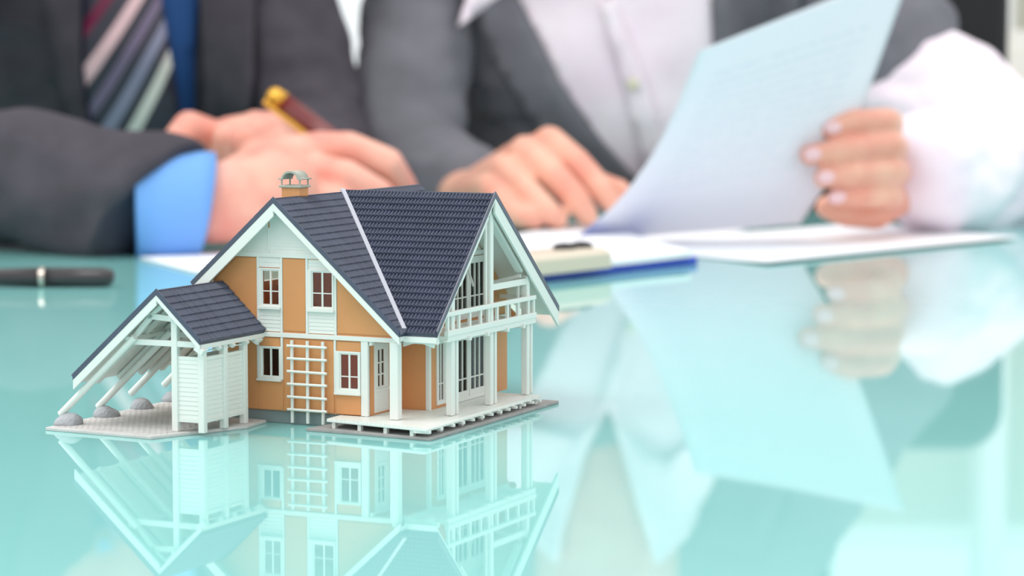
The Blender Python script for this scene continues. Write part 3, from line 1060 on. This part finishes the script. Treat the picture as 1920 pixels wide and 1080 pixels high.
def face_parts(L, rot, s, person, hair_m, long_hair):
    for sx in (-1, 1):
        e = MB().ell(L(sx * 0.031, -0.070, 0.003), (0.0145 * s, 0.0135 * s, 0.0115 * s), rot).build('eye', M['eyew'], person, smooth=True)
        MB().ell(L(sx * 0.031, -0.0815, 0.001), (0.0058 * s, 0.003 * s, 0.0058 * s), rot).build('iris', M['iris'], e, smooth=True)
        MB().capsule(L(sx * 0.016, -0.086, 0.026), 0.0035 * s, L(sx * 0.048, -0.078, 0.029), 0.0025 * s).build('eyebrow', hair_m, person, smooth=True)
    mo = MB().capsule(L(-0.022, -0.080, -0.060), 0.0045 * s, L(0, -0.0865, -0.058), 0.0062 * s).capsule(L(0, -0.0865, -0.058), 0.0062 * s, L(0.022, -0.080, -0.060), 0.0045 * s)
    mo.capsule(L(-0.018, -0.080, -0.067), 0.0045 * s, L(0.018, -0.080, -0.067), 0.0045 * s)
    mo.build('lips', M['lip'], person, smooth=True)
    h = MB()
    h.ell(L(0, 0.03, 0.052), (0.084 * s, 0.098 * s, 0.085 * s), rot)
    h.ell(L(0, 0.065, 0.01), (0.076 * s, 0.055 * s, 0.075 * s), rot)
    h.ell(L(0.02, -0.045, 0.090), (0.055 * s, 0.040 * s, 0.028 * s), rot)
    if long_hair:
        for sx in (-1, 1):
            h.chain([L(sx * 0.068, 0.02, 0.05), L(sx * 0.088, 0.02, -0.04), L(sx * 0.092, 0.04, -0.13)], [0.032 * s, 0.026 * s, 0.02 * s])
        h.chain([L(0, 0.09, 0.02), L(0, 0.10, -0.10), L(0, 0.10, -0.17)], [0.06 * s, 0.055 * s, 0.04 * s])
    h.blend('hair', hair_m, person, 0.004, 3, wrinkle(0.002, 60))


def nail(p, d, up, person, r=0.005):
    """small nail plate at p, long axis d, facing up"""
    d = Vector(d).normalized()
    up = Vector(up).normalized()
    s = d.cross(up).normalized()
    up = s.cross(d)
    m3 = Matrix((d, s, up)).transposed()
    MB().ell(p, (r * 1.35, r, r * 0.35), m3.to_euler(), 16, 8).build('fingernail', M['nail'], person, smooth=True)


# ------------------------------------------------------------------ man at the left
man = empty('person', (0, 0, 0), 0, 'person in charcoal suit, blue shirt and striped tie, writing with a burgundy pen', 'person')
HX = -0.37
b = MB()
# head and neck
Lm, rotm = hull_head(b, (HX, 2.27, 0.55), 1.0, 0.1, 0.38)
b.capsule((HX, 2.38, 0.34), 0.062, (HX, 2.31, 0.51), 0.056)
# core hidden by the clothes, so that neck, arms and hands are one body
b.capsule((HX, 2.64, -0.12), 0.09, (HX, 2.49, 0.22), 0.085)
b.capsule((HX, 2.49, 0.22), 0.085, (HX, 2.38, 0.36), 0.06)
b.capsule((HX - 0.14, 2.41, 0.29), 0.045, (HX + 0.14, 2.43, 0.29), 0.045)
sR, eR = (HX - 0.17, 2.36, 0.28), (-0.47, 2.0, 0.058)
wR = W(398, 382, 1.855)
b.chain([sR, eR, wR], [0.045, 0.038, 0.0285])
# right hand: back of the hand towards the house, fingers closing round the pen
mcI, mcM, mcR, mcP = W(598, 282, 1.93), W(592, 322, 1.905), W(575, 365, 1.885), W(548, 402, 1.872)
b.chain([wR, W(470, 372, 1.865), W(520, 350, 1.875)], [0.0295, 0.031, 0.030])
for m_, r_ in ((mcI, 0.0135), (mcM, 0.0135), (mcR, 0.013), (mcP, 0.012)):
    b.capsule(W(470, 368, 1.868), 0.024, m_, r_)
b.chain([W(455, 335, 1.88), W(530, 300, 1.90), mcI], [0.019, 0.0175, 0.0145])
b.chain([mcI, W(655, 276, 1.925), W(728, 306, 1.925), W(757, 350, 1.945), W(752, 392, 1.955)], [0.0140, 0.0118, 0.0115, 0.0102, 0.0088])
b.chain([mcM, W(650, 330, 1.895), W(712, 366, 1.90), W(738, 402, 1.93), W(730, 428, 1.945)], [0.0138, 0.0122, 0.0115, 0.0100, 0.0085])
b.chain([mcR, W(630, 378, 1.88), W(672, 408, 1.885), W(684, 436, 1.91), W(660, 452, 1.93)], [0.0132, 0.0118, 0.0108, 0.0095, 0.0082])
b.chain([mcP, W(592, 418, 1.87), W(622, 438, 1.875), W(626, 452, 1.895), W(600, 462, 1.91)], [0.0125, 0.0108, 0.0098, 0.0085, 0.0075])
b.chain([W(470, 360, 1.90), W(560, 350, 1.955), W(650, 372, 1.985), W(715, 392, 1.975)], [0.020, 0.0165, 0.0125, 0.0095])
# left hand, half closed behind the writing hand
sL, eL, wL = (HX + 0.135, 2.45, 0.285), (-0.182, 2.37, 0.07), W(560, 300, 2.12)
b.chain([sL, (HX + 0.150, 2.42, 0.19), eL, wL], [0.04, 0.038, 0.036, 0.028])
b.chain([wL, W(500, 275, 2.08), W(440, 278, 2.05)], [0.028, 0.029, 0.026])
b.chain([W(505, 262, 2.075), W(480, 236, 2.05), W(425, 258, 2.015), W(418, 290, 2.02)], [0.019, 0.0125, 0.0115, 0.009])
b.chain([W(528, 270, 2.07), W(512, 238, 2.045), W(452, 262, 2.00), W(445, 300, 2.01)], [0.018, 0.0118, 0.0112, 0.009])
b.chain([W(530, 290, 2.06), W(520, 268, 2.03), W(470, 290, 1.995), W(470, 315, 2.0)], [0.017, 0.0112, 0.0105, 0.009])
b.chain([W(530, 310, 2.05), W(520, 292, 2.015), W(485, 312, 1.985), W(485, 330, 1.99)], [0.016, 0.0105, 0.0095, 0.008])
b.chain([W(460, 282, 2.07), W(405, 262, 2.045), W(355, 240, 2.03), W(334, 262, 2.02)], [0.020, 0.0150, 0.0135, 0.0120])
b.blend('body', M['skin'], man, 0.0021, 3)
face_parts(Lm, rotm, 1.0, man, M['hairdark'], False)

# jacket
j = MB()
j.ell((HX, 2.66, -0.16), (0.185, 0.15, 0.16))
j.ell((HX, 2.56, 0.02), (0.19, 0.135, 0.20))
j.ell((HX - 0.01, 2.47, 0.20), (0.195, 0.135, 0.18))
j.capsule((HX - 0.15, 2.40, 0.30), 0.075, (HX + 0.12, 2.44, 0.30), 0.072)
j.chain([(HX - 0.18, 2.38, 0.29), eR], [0.072, 0.060])
wc = W(282, 388, 1.842)
j.chain([eR, (-0.41, 1.935, 0.053)], [0.056, 0.0505])
n0 = len(j.v)
j.tube([(-0.43, 1.95, 0.054), (-0.36, 1.90, 0.054), wc], [0.0515, 0.0492, 0.0475], 40)
for vv in j.v[-40:]:
    vv.x += (vv.z - wc.z) * 0.55
j.chain([(HX + 0.135, 2.45, 0.29), (HX + 0.150, 2.42, 0.19), eL, W(600, 303, 2.16)], [0.070, 0.060, 0.052, 0.037])
jack = j.blend('jacket', M['mansuit'], man, 0.0045, 5, wrinkle(0.0060, 15, 3))
bvm = bvh_of(jack)
# shirt front, collar, tie, lapels
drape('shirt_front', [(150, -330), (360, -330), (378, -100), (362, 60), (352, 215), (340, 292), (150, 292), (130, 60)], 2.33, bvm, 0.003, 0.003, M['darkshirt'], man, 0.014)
tie_o = drape('tie', [(205, -330), (280, -330), (288, -100), (304, 20), (322, 140), (326, 240), (306, 300), (176, 300), (160, 215), (156, 110), (166, -60)], 2.33, bvm, 0.013, 0.005, None, man, 0.010)
for sx in (-1, 1):
    pass
drape('lapel', [(-10, -330), (150, -330), (158, -150), (156, 0), (152, 140), (160, 262), (128, 268), (104, 130), (84, 0), (40, -150)], 2.33, bvm, 0.016, 0.006, M['mansuit'], man, 0.013)
drape('lapel', [(365, -330), (520, -330), (492, -150), (474, 0), (472, 140), (460, 262), (362, 292), (378, 160), (372, 0), (362, -150)], 2.33, bvm, 0.016, 0.006, M['mansuit'], man, 0.013)
drape('collar', [(150, -330), (215, -345), (232, -262), (170, -215)], 2.33, bvm, 0.020, 0.005, M['blueshirt'], man, 0.012)
drape('collar', [(285, -345), (350, -330), (330, -215), (262, -262)], 2.33, bvm, 0.020, 0.005, M['blueshirt'], man, 0.012)
# blue cuff: a real sleeve end between jacket and wrist
dcu = (W(398, 382, 1.855) - wc).normalized()
ca, cb2 = W(250, 390, 1.842), W(388, 381, 1.853)
sh = MB().tube([ca, ca.lerp(cb2, 0.45), ca.lerp(cb2, 0.85), cb2], [0.0392, 0.0390, 0.0380, 0.0368], 36)
for vv in sh.v[-36:]:
    vv.x += (vv.z - cb2.z) * 0.22
cuff = sh.build('shirt_cuff', M['blueshirt'], man, smooth=True)
# trousers
t_ = MB()
t_.ell((HX, 2.68, -0.22), (0.18, 0.15, 0.10))
for sx in (-0.1, 0.1):
    t_.chain([(HX + sx, 2.66, -0.23), (HX + sx * 1.3, 2.24, -0.20), (HX + sx * 1.3, 2.26, -0.62)], [0.085, 0.062, 0.048])
t_.blend('trousers', M['trouser'], man, 0.008, 4)
for sx in (-0.13, 0.13):
    MB().ell((HX + sx, 2.19, -0.70), (0.045, 0.13, 0.042)).build('shoe', M['black'], man, smooth=True)

# tie stripes: woven diagonal bands
mt = bpy.data.materials.new('striped_tie_silk')
mt.use_nodes = True
nt = mt.node_tree
pb = nt.nodes['Principled BSDF']
pb.inputs['Roughness'].default_value = 0.5
tc = nt.nodes.new('ShaderNodeTexCoord')
sp = nt.nodes.new('ShaderNodeSeparateXYZ')
nt.links.new(tc.outputs['Object'], sp.inputs[0])


def mth(op, a, b_=None):
    n = nt.nodes.new('ShaderNodeMath')
    n.operation = op
    for i, q in enumerate((a, b_)):
        if q is None:
            continue
        if isinstance(q, (int, float)):
            n.inputs[i].default_value = q
        else:
            nt.links.new(q, n.inputs[i])
    return n.outputs[0]


# coordinate across the stripes: z minus rising slope, bent a little upward to the right
dx = mth('ADD', sp.outputs['X'], 0.382)
qx = mth('MULTIPLY', dx, mth('MULTIPLY', dx, 5.0))
tcoord = mth('SUBTRACT', mth('SUBTRACT', sp.outputs['Z'], mth('MULTIPLY', dx, 1.18)), qx)
fr_ = mth('FRACT', mth('MULTIPLY', mth('ADD', tcoord, 0.2), 1 / 0.212))
ramp = nt.nodes.new('ShaderNodeValToRGB')
ramp.color_ramp.interpolation = 'CONSTANT'
TIE_BANDS = [(0.0, (56, 50, 62))]
els = ramp.color_ramp.elements
els[0].position = 0
els[0].color = lin((58, 54, 66))
els[1].position = 0.999
els[1].color = lin((58, 54, 66))


def band(y_at_left, w, col):
    """stripe meeting the tie's left edge (x=157 px) at height y_at_left"""
    p = W(157, y_at_left, 2.33)
    d = p.x + 0.382
    tv = p.z - 1.18 * d - 5.0 * d * d
    f0_ = ((tv + 0.2) / 0.212) % 1.0
    hw = w / 2081.0 / 0.212 / 2
    for pos, c_ in ((f0_ - hw, col), (f0_ + hw, (58, 54, 66))):
        e_ = els.new(min(0.998, max(0.001, pos)))
        e_.color = lin(c_)


for y_, w_, c_ in ((60, 34, (112, 26, 62)), (145, 40, (226, 188, 192)), (218, 30, (118, 104, 130)), (288, 40, (138, 138, 162)), (362, 42, (226, 222, 214))):
    band(y_, w_, c_)
nt.links.new(fr_, ramp.inputs['Fac'])
nt.links.new(ramp.outputs['Color'], pb.inputs['Base Color'])
tie_o.data.materials.clear()
tie_o.data.materials.append(mt)

# ------------------------------------------------------------------ woman at the right
woman = empty('person', (0, 0, 0), 0, 'person in grey jacket and white-pink shirt holding up a sheet of paper', 'person')
WX = 0.093
b = MB()
Lw, rotw = hull_head(b, (WX + 0.01, 2.44, 0.595), 0.95, -0.1, 0.38)
b.capsule((WX, 2.52, 0.32), 0.052, (WX + 0.01, 2.485, 0.56), 0.048)
b.capsule((WX, 2.72, -0.12), 0.085, (WX, 2.61, 0.20), 0.08)
b.ell((WX, 2.54, 0.33), (0.078, 0.105, 0.145))
b.capsule((WX - 0.13, 2.57, 0.33), 0.04, (WX + 0.13, 2.57, 0.33), 0.04)
seR, swR = W(775, 325, 2.36), W(880, 372, 2.235)
b.chain([(WX - 0.155, 2.56, 0.32), (WX - 0.185, 2.50, 0.17), W(758, 262, 2.42), seR, swR], [0.035, 0.034, 0.033, 0.032, 0.0255])
# right hand resting in a loose fist, pointing to the paper
kI, kM, kR, kP = W(1030, 268, 2.16), W(985, 285, 2.145), W(945, 318, 2.13), W(918, 352, 2.125)
for m_, r_ in ((kI, 0.0135), (kM, 0.0135), (kR, 0.0125), (kP, 0.0115)):
    b.capsule(swR, 0.022, m_, r_)
b.chain([kI, W(1080, 305, 2.125), W(1122, 350, 2.11), W(1152, 385, 2.115)], [0.0142, 0.0120, 0.0112, 0.0088])
b.chain([kM, W(1040, 330, 2.10), W(1082, 375, 2.09), W(1100, 402, 2.10)], [0.0142, 0.0120, 0.0108, 0.0092])
b.chain([kR, W(990, 360, 2.085), W(1025, 395, 2.075), W(1045, 410, 2.085)], [0.0132, 0.0112, 0.0102, 0.009])
b.chain([kP, W(948, 388, 2.075), W(975, 406, 2.065), W(1000, 412, 2.075)], [0.0120, 0.0102, 0.0095, 0.0082])
b.chain([W(950, 330, 2.19), W(1050, 335, 2.18), W(1115, 345, 2.155), W(1162, 358, 2.135)], [0.019, 0.0155, 0.0115, 0.0095])
# left hand gripping the sheet
seL, swL = W(1905, 350, 2.32), W(1742, 318, 2.09)
b.chain([(WX + 0.155, 2.56, 0.32), (WX + 0.222, 2.495, 0.205), (0.40, 2.43, 0.125), seL, swL], [0.035, 0.035, 0.036, 0.034, 0.0255])
b.chain([swL, W(1672, 306, 2.04), W(1640, 318, 2.02)], [0.0255, 0.0235, 0.021])
for ks in (
    [(1668, 232, 2.005), (1660, 228, 1.975), (1602, 228, 1.948), (1556, 243, 1.944)],
    [(1676, 276, 2.005), (1668, 272, 1.970), (1596, 279, 1.938), (1518, 291, 1.932)],
    [(1680, 322, 2.005), (1668, 320, 1.968), (1602, 326, 1.938), (1544, 334, 1.934)],
    [(1672, 368, 2.005), (1660, 366, 1.972), (1612, 369, 1.945), (1566, 371, 1.942)],
):
    rr = [0.0115, 0.0106, 0.0092, 0.0078] if ks[0][1] < 350 else [0.0108, 0.0098, 0.0084, 0.0070]
    b.chain([W(*k) for k in ks], rr)
b.chain([W(1675, 366, 2.035), W(1640, 396, 2.015), W(1588, 398, 1.995), W(1552, 388, 1.985)], [0.018, 0.0145, 0.0115, 0.0095])
wbody = b.blend('body', M['skin2'], woman, 0.0021, 3)
face_parts(Lw, rotw, 0.95, woman, M['hairlight'], True)
for (x, y, Y) in ((1562, 240, 1.9365), (1524, 289, 1.9245), (1549, 332, 1.927), (1570, 370, 1.936)):
    nail(W(x, y, Y), W(x + 30, y - 4, Y) - W(x, y, Y), (-0.25, -1, 0.05), woman, 0.0050)

j = MB()
j.ell((WX, 2.72, -0.16), (0.175, 0.145, 0.15))
j.ell((WX, 2.66, 0.02), (0.165, 0.125, 0.20))
j.ell((WX, 2.59, 0.18), (0.185, 0.13, 0.19))
j.capsule((WX - 0.14, 2.56, 0.335), 0.062, (WX + 0.14, 2.56, 0.335), 0.062)
j.chain([(WX - 0.16, 2.55, 0.33), (WX - 0.185, 2.50, 0.17), W(758, 262, 2.42), seR, W(868, 352, 2.27)], [0.062, 0.056, 0.054, 0.052, 0.040])
j.chain([(WX + 0.16, 2.55, 0.33), (WX + 0.225, 2.49, 0.21), (WX + 0.265, 2.455, 0.150)], [0.068, 0.069, 0.068])
wj = j.blend('jacket', M['womansuit'], woman, 0.0045, 5, wrinkle(0.0065, 14, 9))
# white sleeve on her left arm
sl = MB()
sl.chain([(0.378, 2.445, 0.118), (0.405, 2.42, 0.095), seL], [0.062, 0.067, 0.066])
sl.chain([seL, W(1840, 330, 2.22), W(1778, 322, 2.125), W(1728, 318, 2.055)], [0.064, 0.060, 0.052, 0.046])
sl.blend('shirt_sleeve', M['pinkshirt'], woman, 0.004, 4, wrinkle(0.008, 15, 5))
bvw = bvh_of(wj, wbody)
fold = lambda x, z: 0.004 * noise.noise(Vector((x * 42 + z * 18, z * 9, 3.0)))
drape('shirt_front', [(940, -60), (1000, 60), (1040, 150), (1130, 280), (1190, 350), (1330, 350), (1350, 150), (1345, -60), (1330, -250), (1180, -90), (1140, 2), (1090, -110), (1000, -260), (930, -260)], 2.47, bvw, 0.004, 0.004, M['pinkshirt'], woman, 0.010, None, fold)
drape('placket', [(1122, 5), (1150, 2), (1215, 160), (1262, 340), (1218, 340), (1165, 160)], 2.47, bvw, 0.010, 0.003, M['pinkshirt'], woman, 0.010, None, fold)
drape('collar', [(862, 50), (890, -60), (985, -250), (1045, -290), (1052, -230), (1120, -10), (1080, -50), (955, -20)], 2.47, bvw, 0.021, 0.004, M['pinkshirt'], woman, 0.012)
drape('collar', [(1150, -20), (1215, -230), (1235, -290), (1300, -250), (1385, -60), (1330, -40), (1250, -100)], 2.47, bvw, 0.021, 0.004, M['pinkshirt'], woman, 0.012)
drape('lapel', [(800, -290), (985, -260), (930, -60), (972, 0), (1010, 75), (1048, 155), (1132, 272), (1200, 345), (1100, 345), (1010, 250), (930, 120), (850, -60)], 2.47, bvw, 0.014, 0.006, M['womansuit'], woman, 0.013)
drape('lapel', [(1310, -270), (1440, -290), (1500, -60), (1470, 120), (1400, 345), (1330, 345), (1345, 155), (1335, 0), (1375, -60)], 2.47, bvw, 0.014, 0.006, M['womansuit'], woman, 0.013)
for (x, y) in ((1187, 158), (1232, 300)):
    w_ = W(x, y, 2.4)
    h_ = bvw.ray_cast(Vector((w_.x * 2.45 / 2.4, 2.3, w_.z)), Vector((0, 1, 0)))
    yy = (h_[0].y if h_[0] else 2.47) - 0.016
    w_ = W(x, y, yy)
    MB().ell(w_, (0.0058, 0.002, 0.0058), None, 16, 8).build('shirt_button', M['button'], woman, smooth=True)
t_ = MB()
t_.ell((WX, 2.74, -0.22), (0.17, 0.15, 0.10))
for sx in (-0.09, 0.09):
    t_.chain([(WX + sx, 2.72, -0.23), (WX + sx * 1.2, 2.31, -0.20), (WX + sx * 1.2, 2.33, -0.62)], [0.08, 0.058, 0.044])
t_.blend('trousers', M['trouser'], woman, 0.008, 4)
for sx in (-0.11, 0.11):
    MB().ell((WX + sx, 2.27, -0.705), (0.04, 0.115, 0.035)).build('shoe', M['black'], woman, smooth=True)


# ------------------------------------------------------------------ office chairs
def office_chair(x, y, top, w, label):
    c = empty('office_chair', (x, y, -0.74), 0, label, 'chair')
    bk = MB()
    n = 14
    outl = []
    for k in range(4):
        cx_, cz_ = ((w / 2 - 0.045, top + 0.74 - 0.045), (-w / 2 + 0.045, top + 0.74 - 0.045), (-w / 2 + 0.05, 0.52), (w / 2 - 0.05, 0.52))[k]
        rr_ = 0.045 if k < 2 else 0.05
        for q in range(6):
            a = math.pi / 2 * (k + q / 5)
            outl.append((cx_ + rr_ * math.cos(a), 0.10, cz_ + rr_ * math.sin(a)))
    bk.prism(outl, (0, 0.07, 0)).build('backrest', M['chair'], c, bevel=0.012)
    MB().box(-0.24, 0.24, -0.38, 0.12, 0.36, 0.44).build('seat', M['chair'], c, bevel=0.02)
    MB().box(-0.03, 0.03, 0.08, 0.2, 0.38, 0.6).build('back_bracket', M['steel'], c)
    MB().tube([(0, -0.1, 0.06), (0, -0.1, 0.37)], 0.03, 16).build('column', M['steel'], c)
    for k in range(5):
        a = 2 * math.pi * k / 5 + 0.3
        lg = MB().bar((0, -0.1, 0.09), (0.28 * math.cos(a), -0.1 + 0.28 * math.sin(a), 0.065), 0.04, 0.03).build('leg', M['steel'], c)
        MB().ell((0.28 * math.cos(a), -0.1 + 0.28 * math.sin(a), 0.027), 0.027).build('caster', M['black'], lg, smooth=True)
    return c


office_chair(0.29, 2.82, 0.305, 0.54, 'black leather chair behind the person in the grey jacket')
# pale office cabinet by the back wall
cab = empty('office_cabinet', (1.5, 4.6, -0.74), 0, 'cream low office cabinet standing behind the black chair', 'cabinet')
MB().box(-0.66, 0.8, 0, 0.45, 0.0, 0.93).build('cabinet_body', M['cream'], cab, bevel=0.004)
for k in range(3):
    dd = MB().box(-0.64 + k * 0.48, -0.64 + k * 0.48 + 0.46, -0.02, 0.0, 0.05, 0.90).build('cabinet_door', M['cream'], cab, bevel=0.003)
    MB().box(-0.22 + k * 0.48, -0.20 + k * 0.48, -0.04, -0.02, 0.5, 0.7).build('handle', M['steel'], dd)


# ------------------------------------------------------------------ papers, clipboard, pens
def flat_sheet(name, corners, z, t, m, label, cat, curl=0.0, group=None):
    P = [G(c[0], c[1], z) for c in corners]
    n = 10
    vs, fs = [], []
    for lay in (0, 1):
        for i in range(n + 1):
            for j_ in range(n + 1):
                s_, t2 = i / n, j_ / n
                p = (P[0] * (1 - s_) + P[1] * s_) * (1 - t2) + (P[3] * (1 - s_) + P[2] * s_) * t2
                p = p + Vector((0, 0, lay * t + curl * (abs(s_ - 0.5) * 2) ** 3))
                vs.append(p)
    N1 = (n + 1) * (n + 1)
    for i in range(n):
        for j_ in range(n):
            a = i * (n + 1) + j_
            fs.append((a, a + 1, a + n + 2, a + n + 1))
            fs.append((a + N1, a + n + 1 + N1, a + n + 2 + N1, a + 1 + N1))
    for k in range(n):
        for a, b_ in ((k, k + 1), (n * (n + 1) + k + 1, n * (n + 1) + k), ((k + 1) * (n + 1), k * (n + 1)), (k * (n + 1) + n, (k + 1) * (n + 1) + n)):
            fs.append((a, b_, b_ + N1, a + N1))
    o = MB().add(vs, fs).build(name, m)
    bm = bmesh.new()
    bm.from_mesh(o.data)
    bmesh.ops.recalc_face_normals(bm, faces=bm.faces)
    bm.to_mesh(o.data)
    bm.free()
    return tag(o, label, cat, group)


flat_sheet('paper_sheet', [(1125, 462), (1440, 496), (1912, 448), (1640, 420)], 0.0006, 0.0008, M['paper'], 'white paper lying flat on the table under the gripping hand', 'paper', 0.0012)
flat_sheet('paper_sheet', [(935, 447), (1190, 470), (1400, 432), (1130, 409)], 0.0020, 0.0006, M['paper'], 'white paper on the table by the resting fist, behind the clipboard', 'paper')
flat_sheet('paper_sheet', [(262, 484), (366, 511), (640, 500), (560, 458)], 0.0006, 0.0007, M['paper'], 'white paper under the writing hand with the blue cuff', 'paper')
# clipboard
cbp = empty('clipboard', (0, 0, 0), 0, 'blue clipboard with a cream clip beside the model house', 'clipboard')
bp_ = [G(905, 540, 0.0), G(1308, 496, 0.0), G(1190, 452, 0.0), G(850, 480, 0.0)]
MB().prism(bp_, (0, 0, 0.005)).build('board', M['blue'], cbp, bevel=0.001)
tag(flat_sheet('paper_sheet', [(925, 523), (1296, 483), (1175, 447), (850, 474)], 0.0056, 0.004, M['paper'], 'white stack of paper held in the blue clipboard', 'paper', 0.0006))
c0, c1 = G(985, 521, 0.005), G(1148, 503, 0.005)
dv = (c1 - c0).normalized()
bkv = Vector((-dv.y, dv.x, 0))
MB().prism([c0 + Vector((0, 0, 0)), c0 + Vector((0, 0, 0.010)), c0 + bkv * 0.006 + Vector((0, 0, 0.0135)), c0 + bkv * 0.040 + Vector((0, 0, 0.0125)), c0 + bkv * 0.042 + Vector((0, 0, 0.005)), c0 + bkv * 0.03 + Vector((0, 0, 0.0048))],
           c1 - c0).build('clip', M['clip'], cbp, bevel=0.001)
hc = c0.lerp(c1, 0.80) + bkv * 0.018 + Vector((0, 0, 0.0145))
for k in (-1, 1):
    MB().ell(hc + dv * 0.009 * k, (0.008, 0.006, 0.003), None, 14, 8).build('clip_hole_rim', M['black'], cbp, smooth=True)

# sheet held up by her left hand
L_ = [(1310, 95, 1.77), (1268, 200, 1.80), (1216, 300, 1.84), (1150, 385, 1.885), (1070, 453, 1.95)]
R_ = [(1710, -61, 1.970), (1668, 60, 1.965), (1628, 170, 1.957), (1590, 262, 1.955), (1556, 335, 1.962), (1500, 420, 1.99)]


def poly_at(pts, t):
    ws = [W(*p) for p in pts]
    x = t * (len(ws) - 1)
    i = min(int(x), len(ws) - 2)
    f = x - i
    p0, p1 = ws[max(i - 1, 0)], ws[i]
    p2, p3 = ws[i + 1], ws[min(i + 2, len(ws) - 1)]
    return 0.5 * ((2 * p1) + (p2 - p0) * f + (2 * p0 - 5 * p1 + 4 * p2 - p3) * f * f + (-p0 + 3 * p1 - 3 * p2 + p3) * f ** 3)


vs, fs = [], []
NI, NJ = 30, 26
for i in range(NI + 1):
    for j_ in range(NJ + 1):
        t2, s_ = i / NI, j_ / NJ
        p = poly_at(L_, t2).lerp(poly_at(R_, t2), s_)
        p = p + Vector((0, 0.012 * math.sin(math.pi * s_) * (1 - t2) , 0))
        p.z = max(p.z, 0.0035)
        vs.append(p)
for i in range(NI):
    for j_ in range(NJ):
        a = i * (NJ + 1) + j_
        fs.append((a, a + 1, a + NJ + 2, a + NJ + 1))
mp = bpy.data.materials.new('thin_printed_paper')
mp.use_nodes = True
nt = mp.node_tree
pb = nt.nodes['Principled BSDF']
pb.inputs['Roughness'].default_value = 0.8
pb.inputs['Specular IOR Level'].default_value = 0.15
uvn = nt.nodes.new('ShaderNodeUVMap')
sp = nt.nodes.new('ShaderNodeSeparateXYZ')
nt.links.new(uvn.outputs[0], sp.inputs[0])
ln = mth('LESS_THAN', mth('FRACT', mth('MULTIPLY', sp.outputs['Y'], 26.0)), 0.32)
msk = mth('MULTIPLY', mth('GREATER_THAN', sp.outputs['X'], 0.12), mth('LESS_THAN', sp.outputs['X'], 0.86))
msk = mth('MULTIPLY', msk, mth('MULTIPLY', mth('GREATER_THAN', sp.outputs['Y'], 0.14), mth('LESS_THAN', sp.outputs['Y'], 0.72)))
nz = nt.nodes.new('ShaderNodeTexNoise')
nz.inputs['Scale'].default_value = 40
nt.links.new(uvn.outputs[0], nz.inputs['Vector'])
msk = mth('MULTIPLY', msk, mth('GREATER_THAN', nz.outputs['Fac'], 0.45))
mxc = nt.nodes.new('ShaderNodeMix')
mxc.data_type = 'RGBA'
mxc.inputs[6].default_value = lin((246, 246, 250))
mxc.inputs[7].default_value = lin((230, 235, 241))
nt.links.new(mth('MULTIPLY', ln, msk), mxc.inputs[0])
nt.links.new(mxc.outputs[2], pb.inputs['Base Color'])
trl = nt.nodes.new('ShaderNodeBsdfTranslucent')
trl.inputs['Color'].default_value = lin((240, 244, 252))
mxs = nt.nodes.new('ShaderNodeMixShader')
mxs.inputs[0].default_value = 0.35
nt.links.new(pb.outputs[0], mxs.inputs[1])
nt.links.new(trl.outputs[0], mxs.inputs[2])
nt.links.new(mxs.outputs[0], nt.nodes['Material Output'].inputs[0])
hs = MB().add(vs, fs).build('paper_sheet', mp, smooth=True)
uvl = hs.data.uv_layers.new(name='UVMap')
for lp in hs.data.loops:
    k = lp.vertex_index
    uvl.data[lp.index].uv = ((k % (NJ + 1)) / NJ, (k // (NJ + 1)) / NI)
so = hs.modifiers.new('solid', 'SOLIDIFY')
so.thickness = 0.0003
tag(hs, 'tall white sheet held upright and curling in the hand', 'paper')

# black pen on the table at the left
pn = empty('ballpoint_pen', (0, 0, 0), 0, 'dark metal pen lying on the table in front of the charcoal sleeve', 'pen')
q0, q1 = W(-160, 512, 1.585), W(214, 523, 1.585)
q0.z = q1.z = 0.0062
d_ = (q1 - q0).normalized()
MB().tube([q0, q0 + d_ * 0.03, q1 - d_ * 0.046], [0.0012, 0.0045, 0.0060], 28).build('barrel', M['penblack'], pn, smooth=True)
MB().tube([q1 - d_ * 0.0455, q1 - d_ * 0.0425], [0.0063, 0.0063], 28).build('band', M['penband'], pn, smooth=False)
MB().tube([q1 - d_ * 0.0425, q1 - d_ * 0.006, q1 - d_ * 0.002, q1], [0.0060, 0.0058, 0.0050, 0.0030], 28).build('cap', M['penblack'], pn, smooth=True)
# writing pen
wp = empty('fountain_pen', (0, 0, 0), 0, 'burgundy pen with gold cap and clip in the writing hand', 'pen')
a_, e_ = W(512, 178, 1.965), W(735, 348, 1.955)
d_ = (e_ - a_).normalized()
MB().tube([a_ + d_ * 0.009, a_ + d_ * 0.075, e_], [0.0078, 0.0080, 0.0068], 28).build('barrel', M['burgundy'], wp, smooth=True)
MB().tube([e_, e_ + d_ * 0.018, e_ + d_ * 0.03], [0.0045, 0.0035, 0.0006], 20).build('nib', M['gold'], wp, smooth=True)
MB().tube([a_ - d_ * 0.004, a_ - d_ * 0.001, a_ + d_ * 0.0095], [0.0040, 0.0068, 0.0081], 28).build('cap_end', M['gold'], wp, smooth=True)
side = d_.cross(Vector((0, 1, 0))).normalized()
if side.z > 0:
    side = -side
sd = (side + Vector((0, -0.35, 0))).normalized()
MB().bar(a_ + sd * 0.0088 + d_ * 0.0, a_ + sd * 0.0092 + d_ * 0.052, 0.0045, 0.0030, sd).build('pocket_clip', M['gold'], wp, bevel=0.0006)
MB().bar(a_ - d_ * 0.001, a_ + sd * 0.0098 - d_ * 0.001, 0.0045, 0.003, d_).build('clip_root', M['gold'], wp)
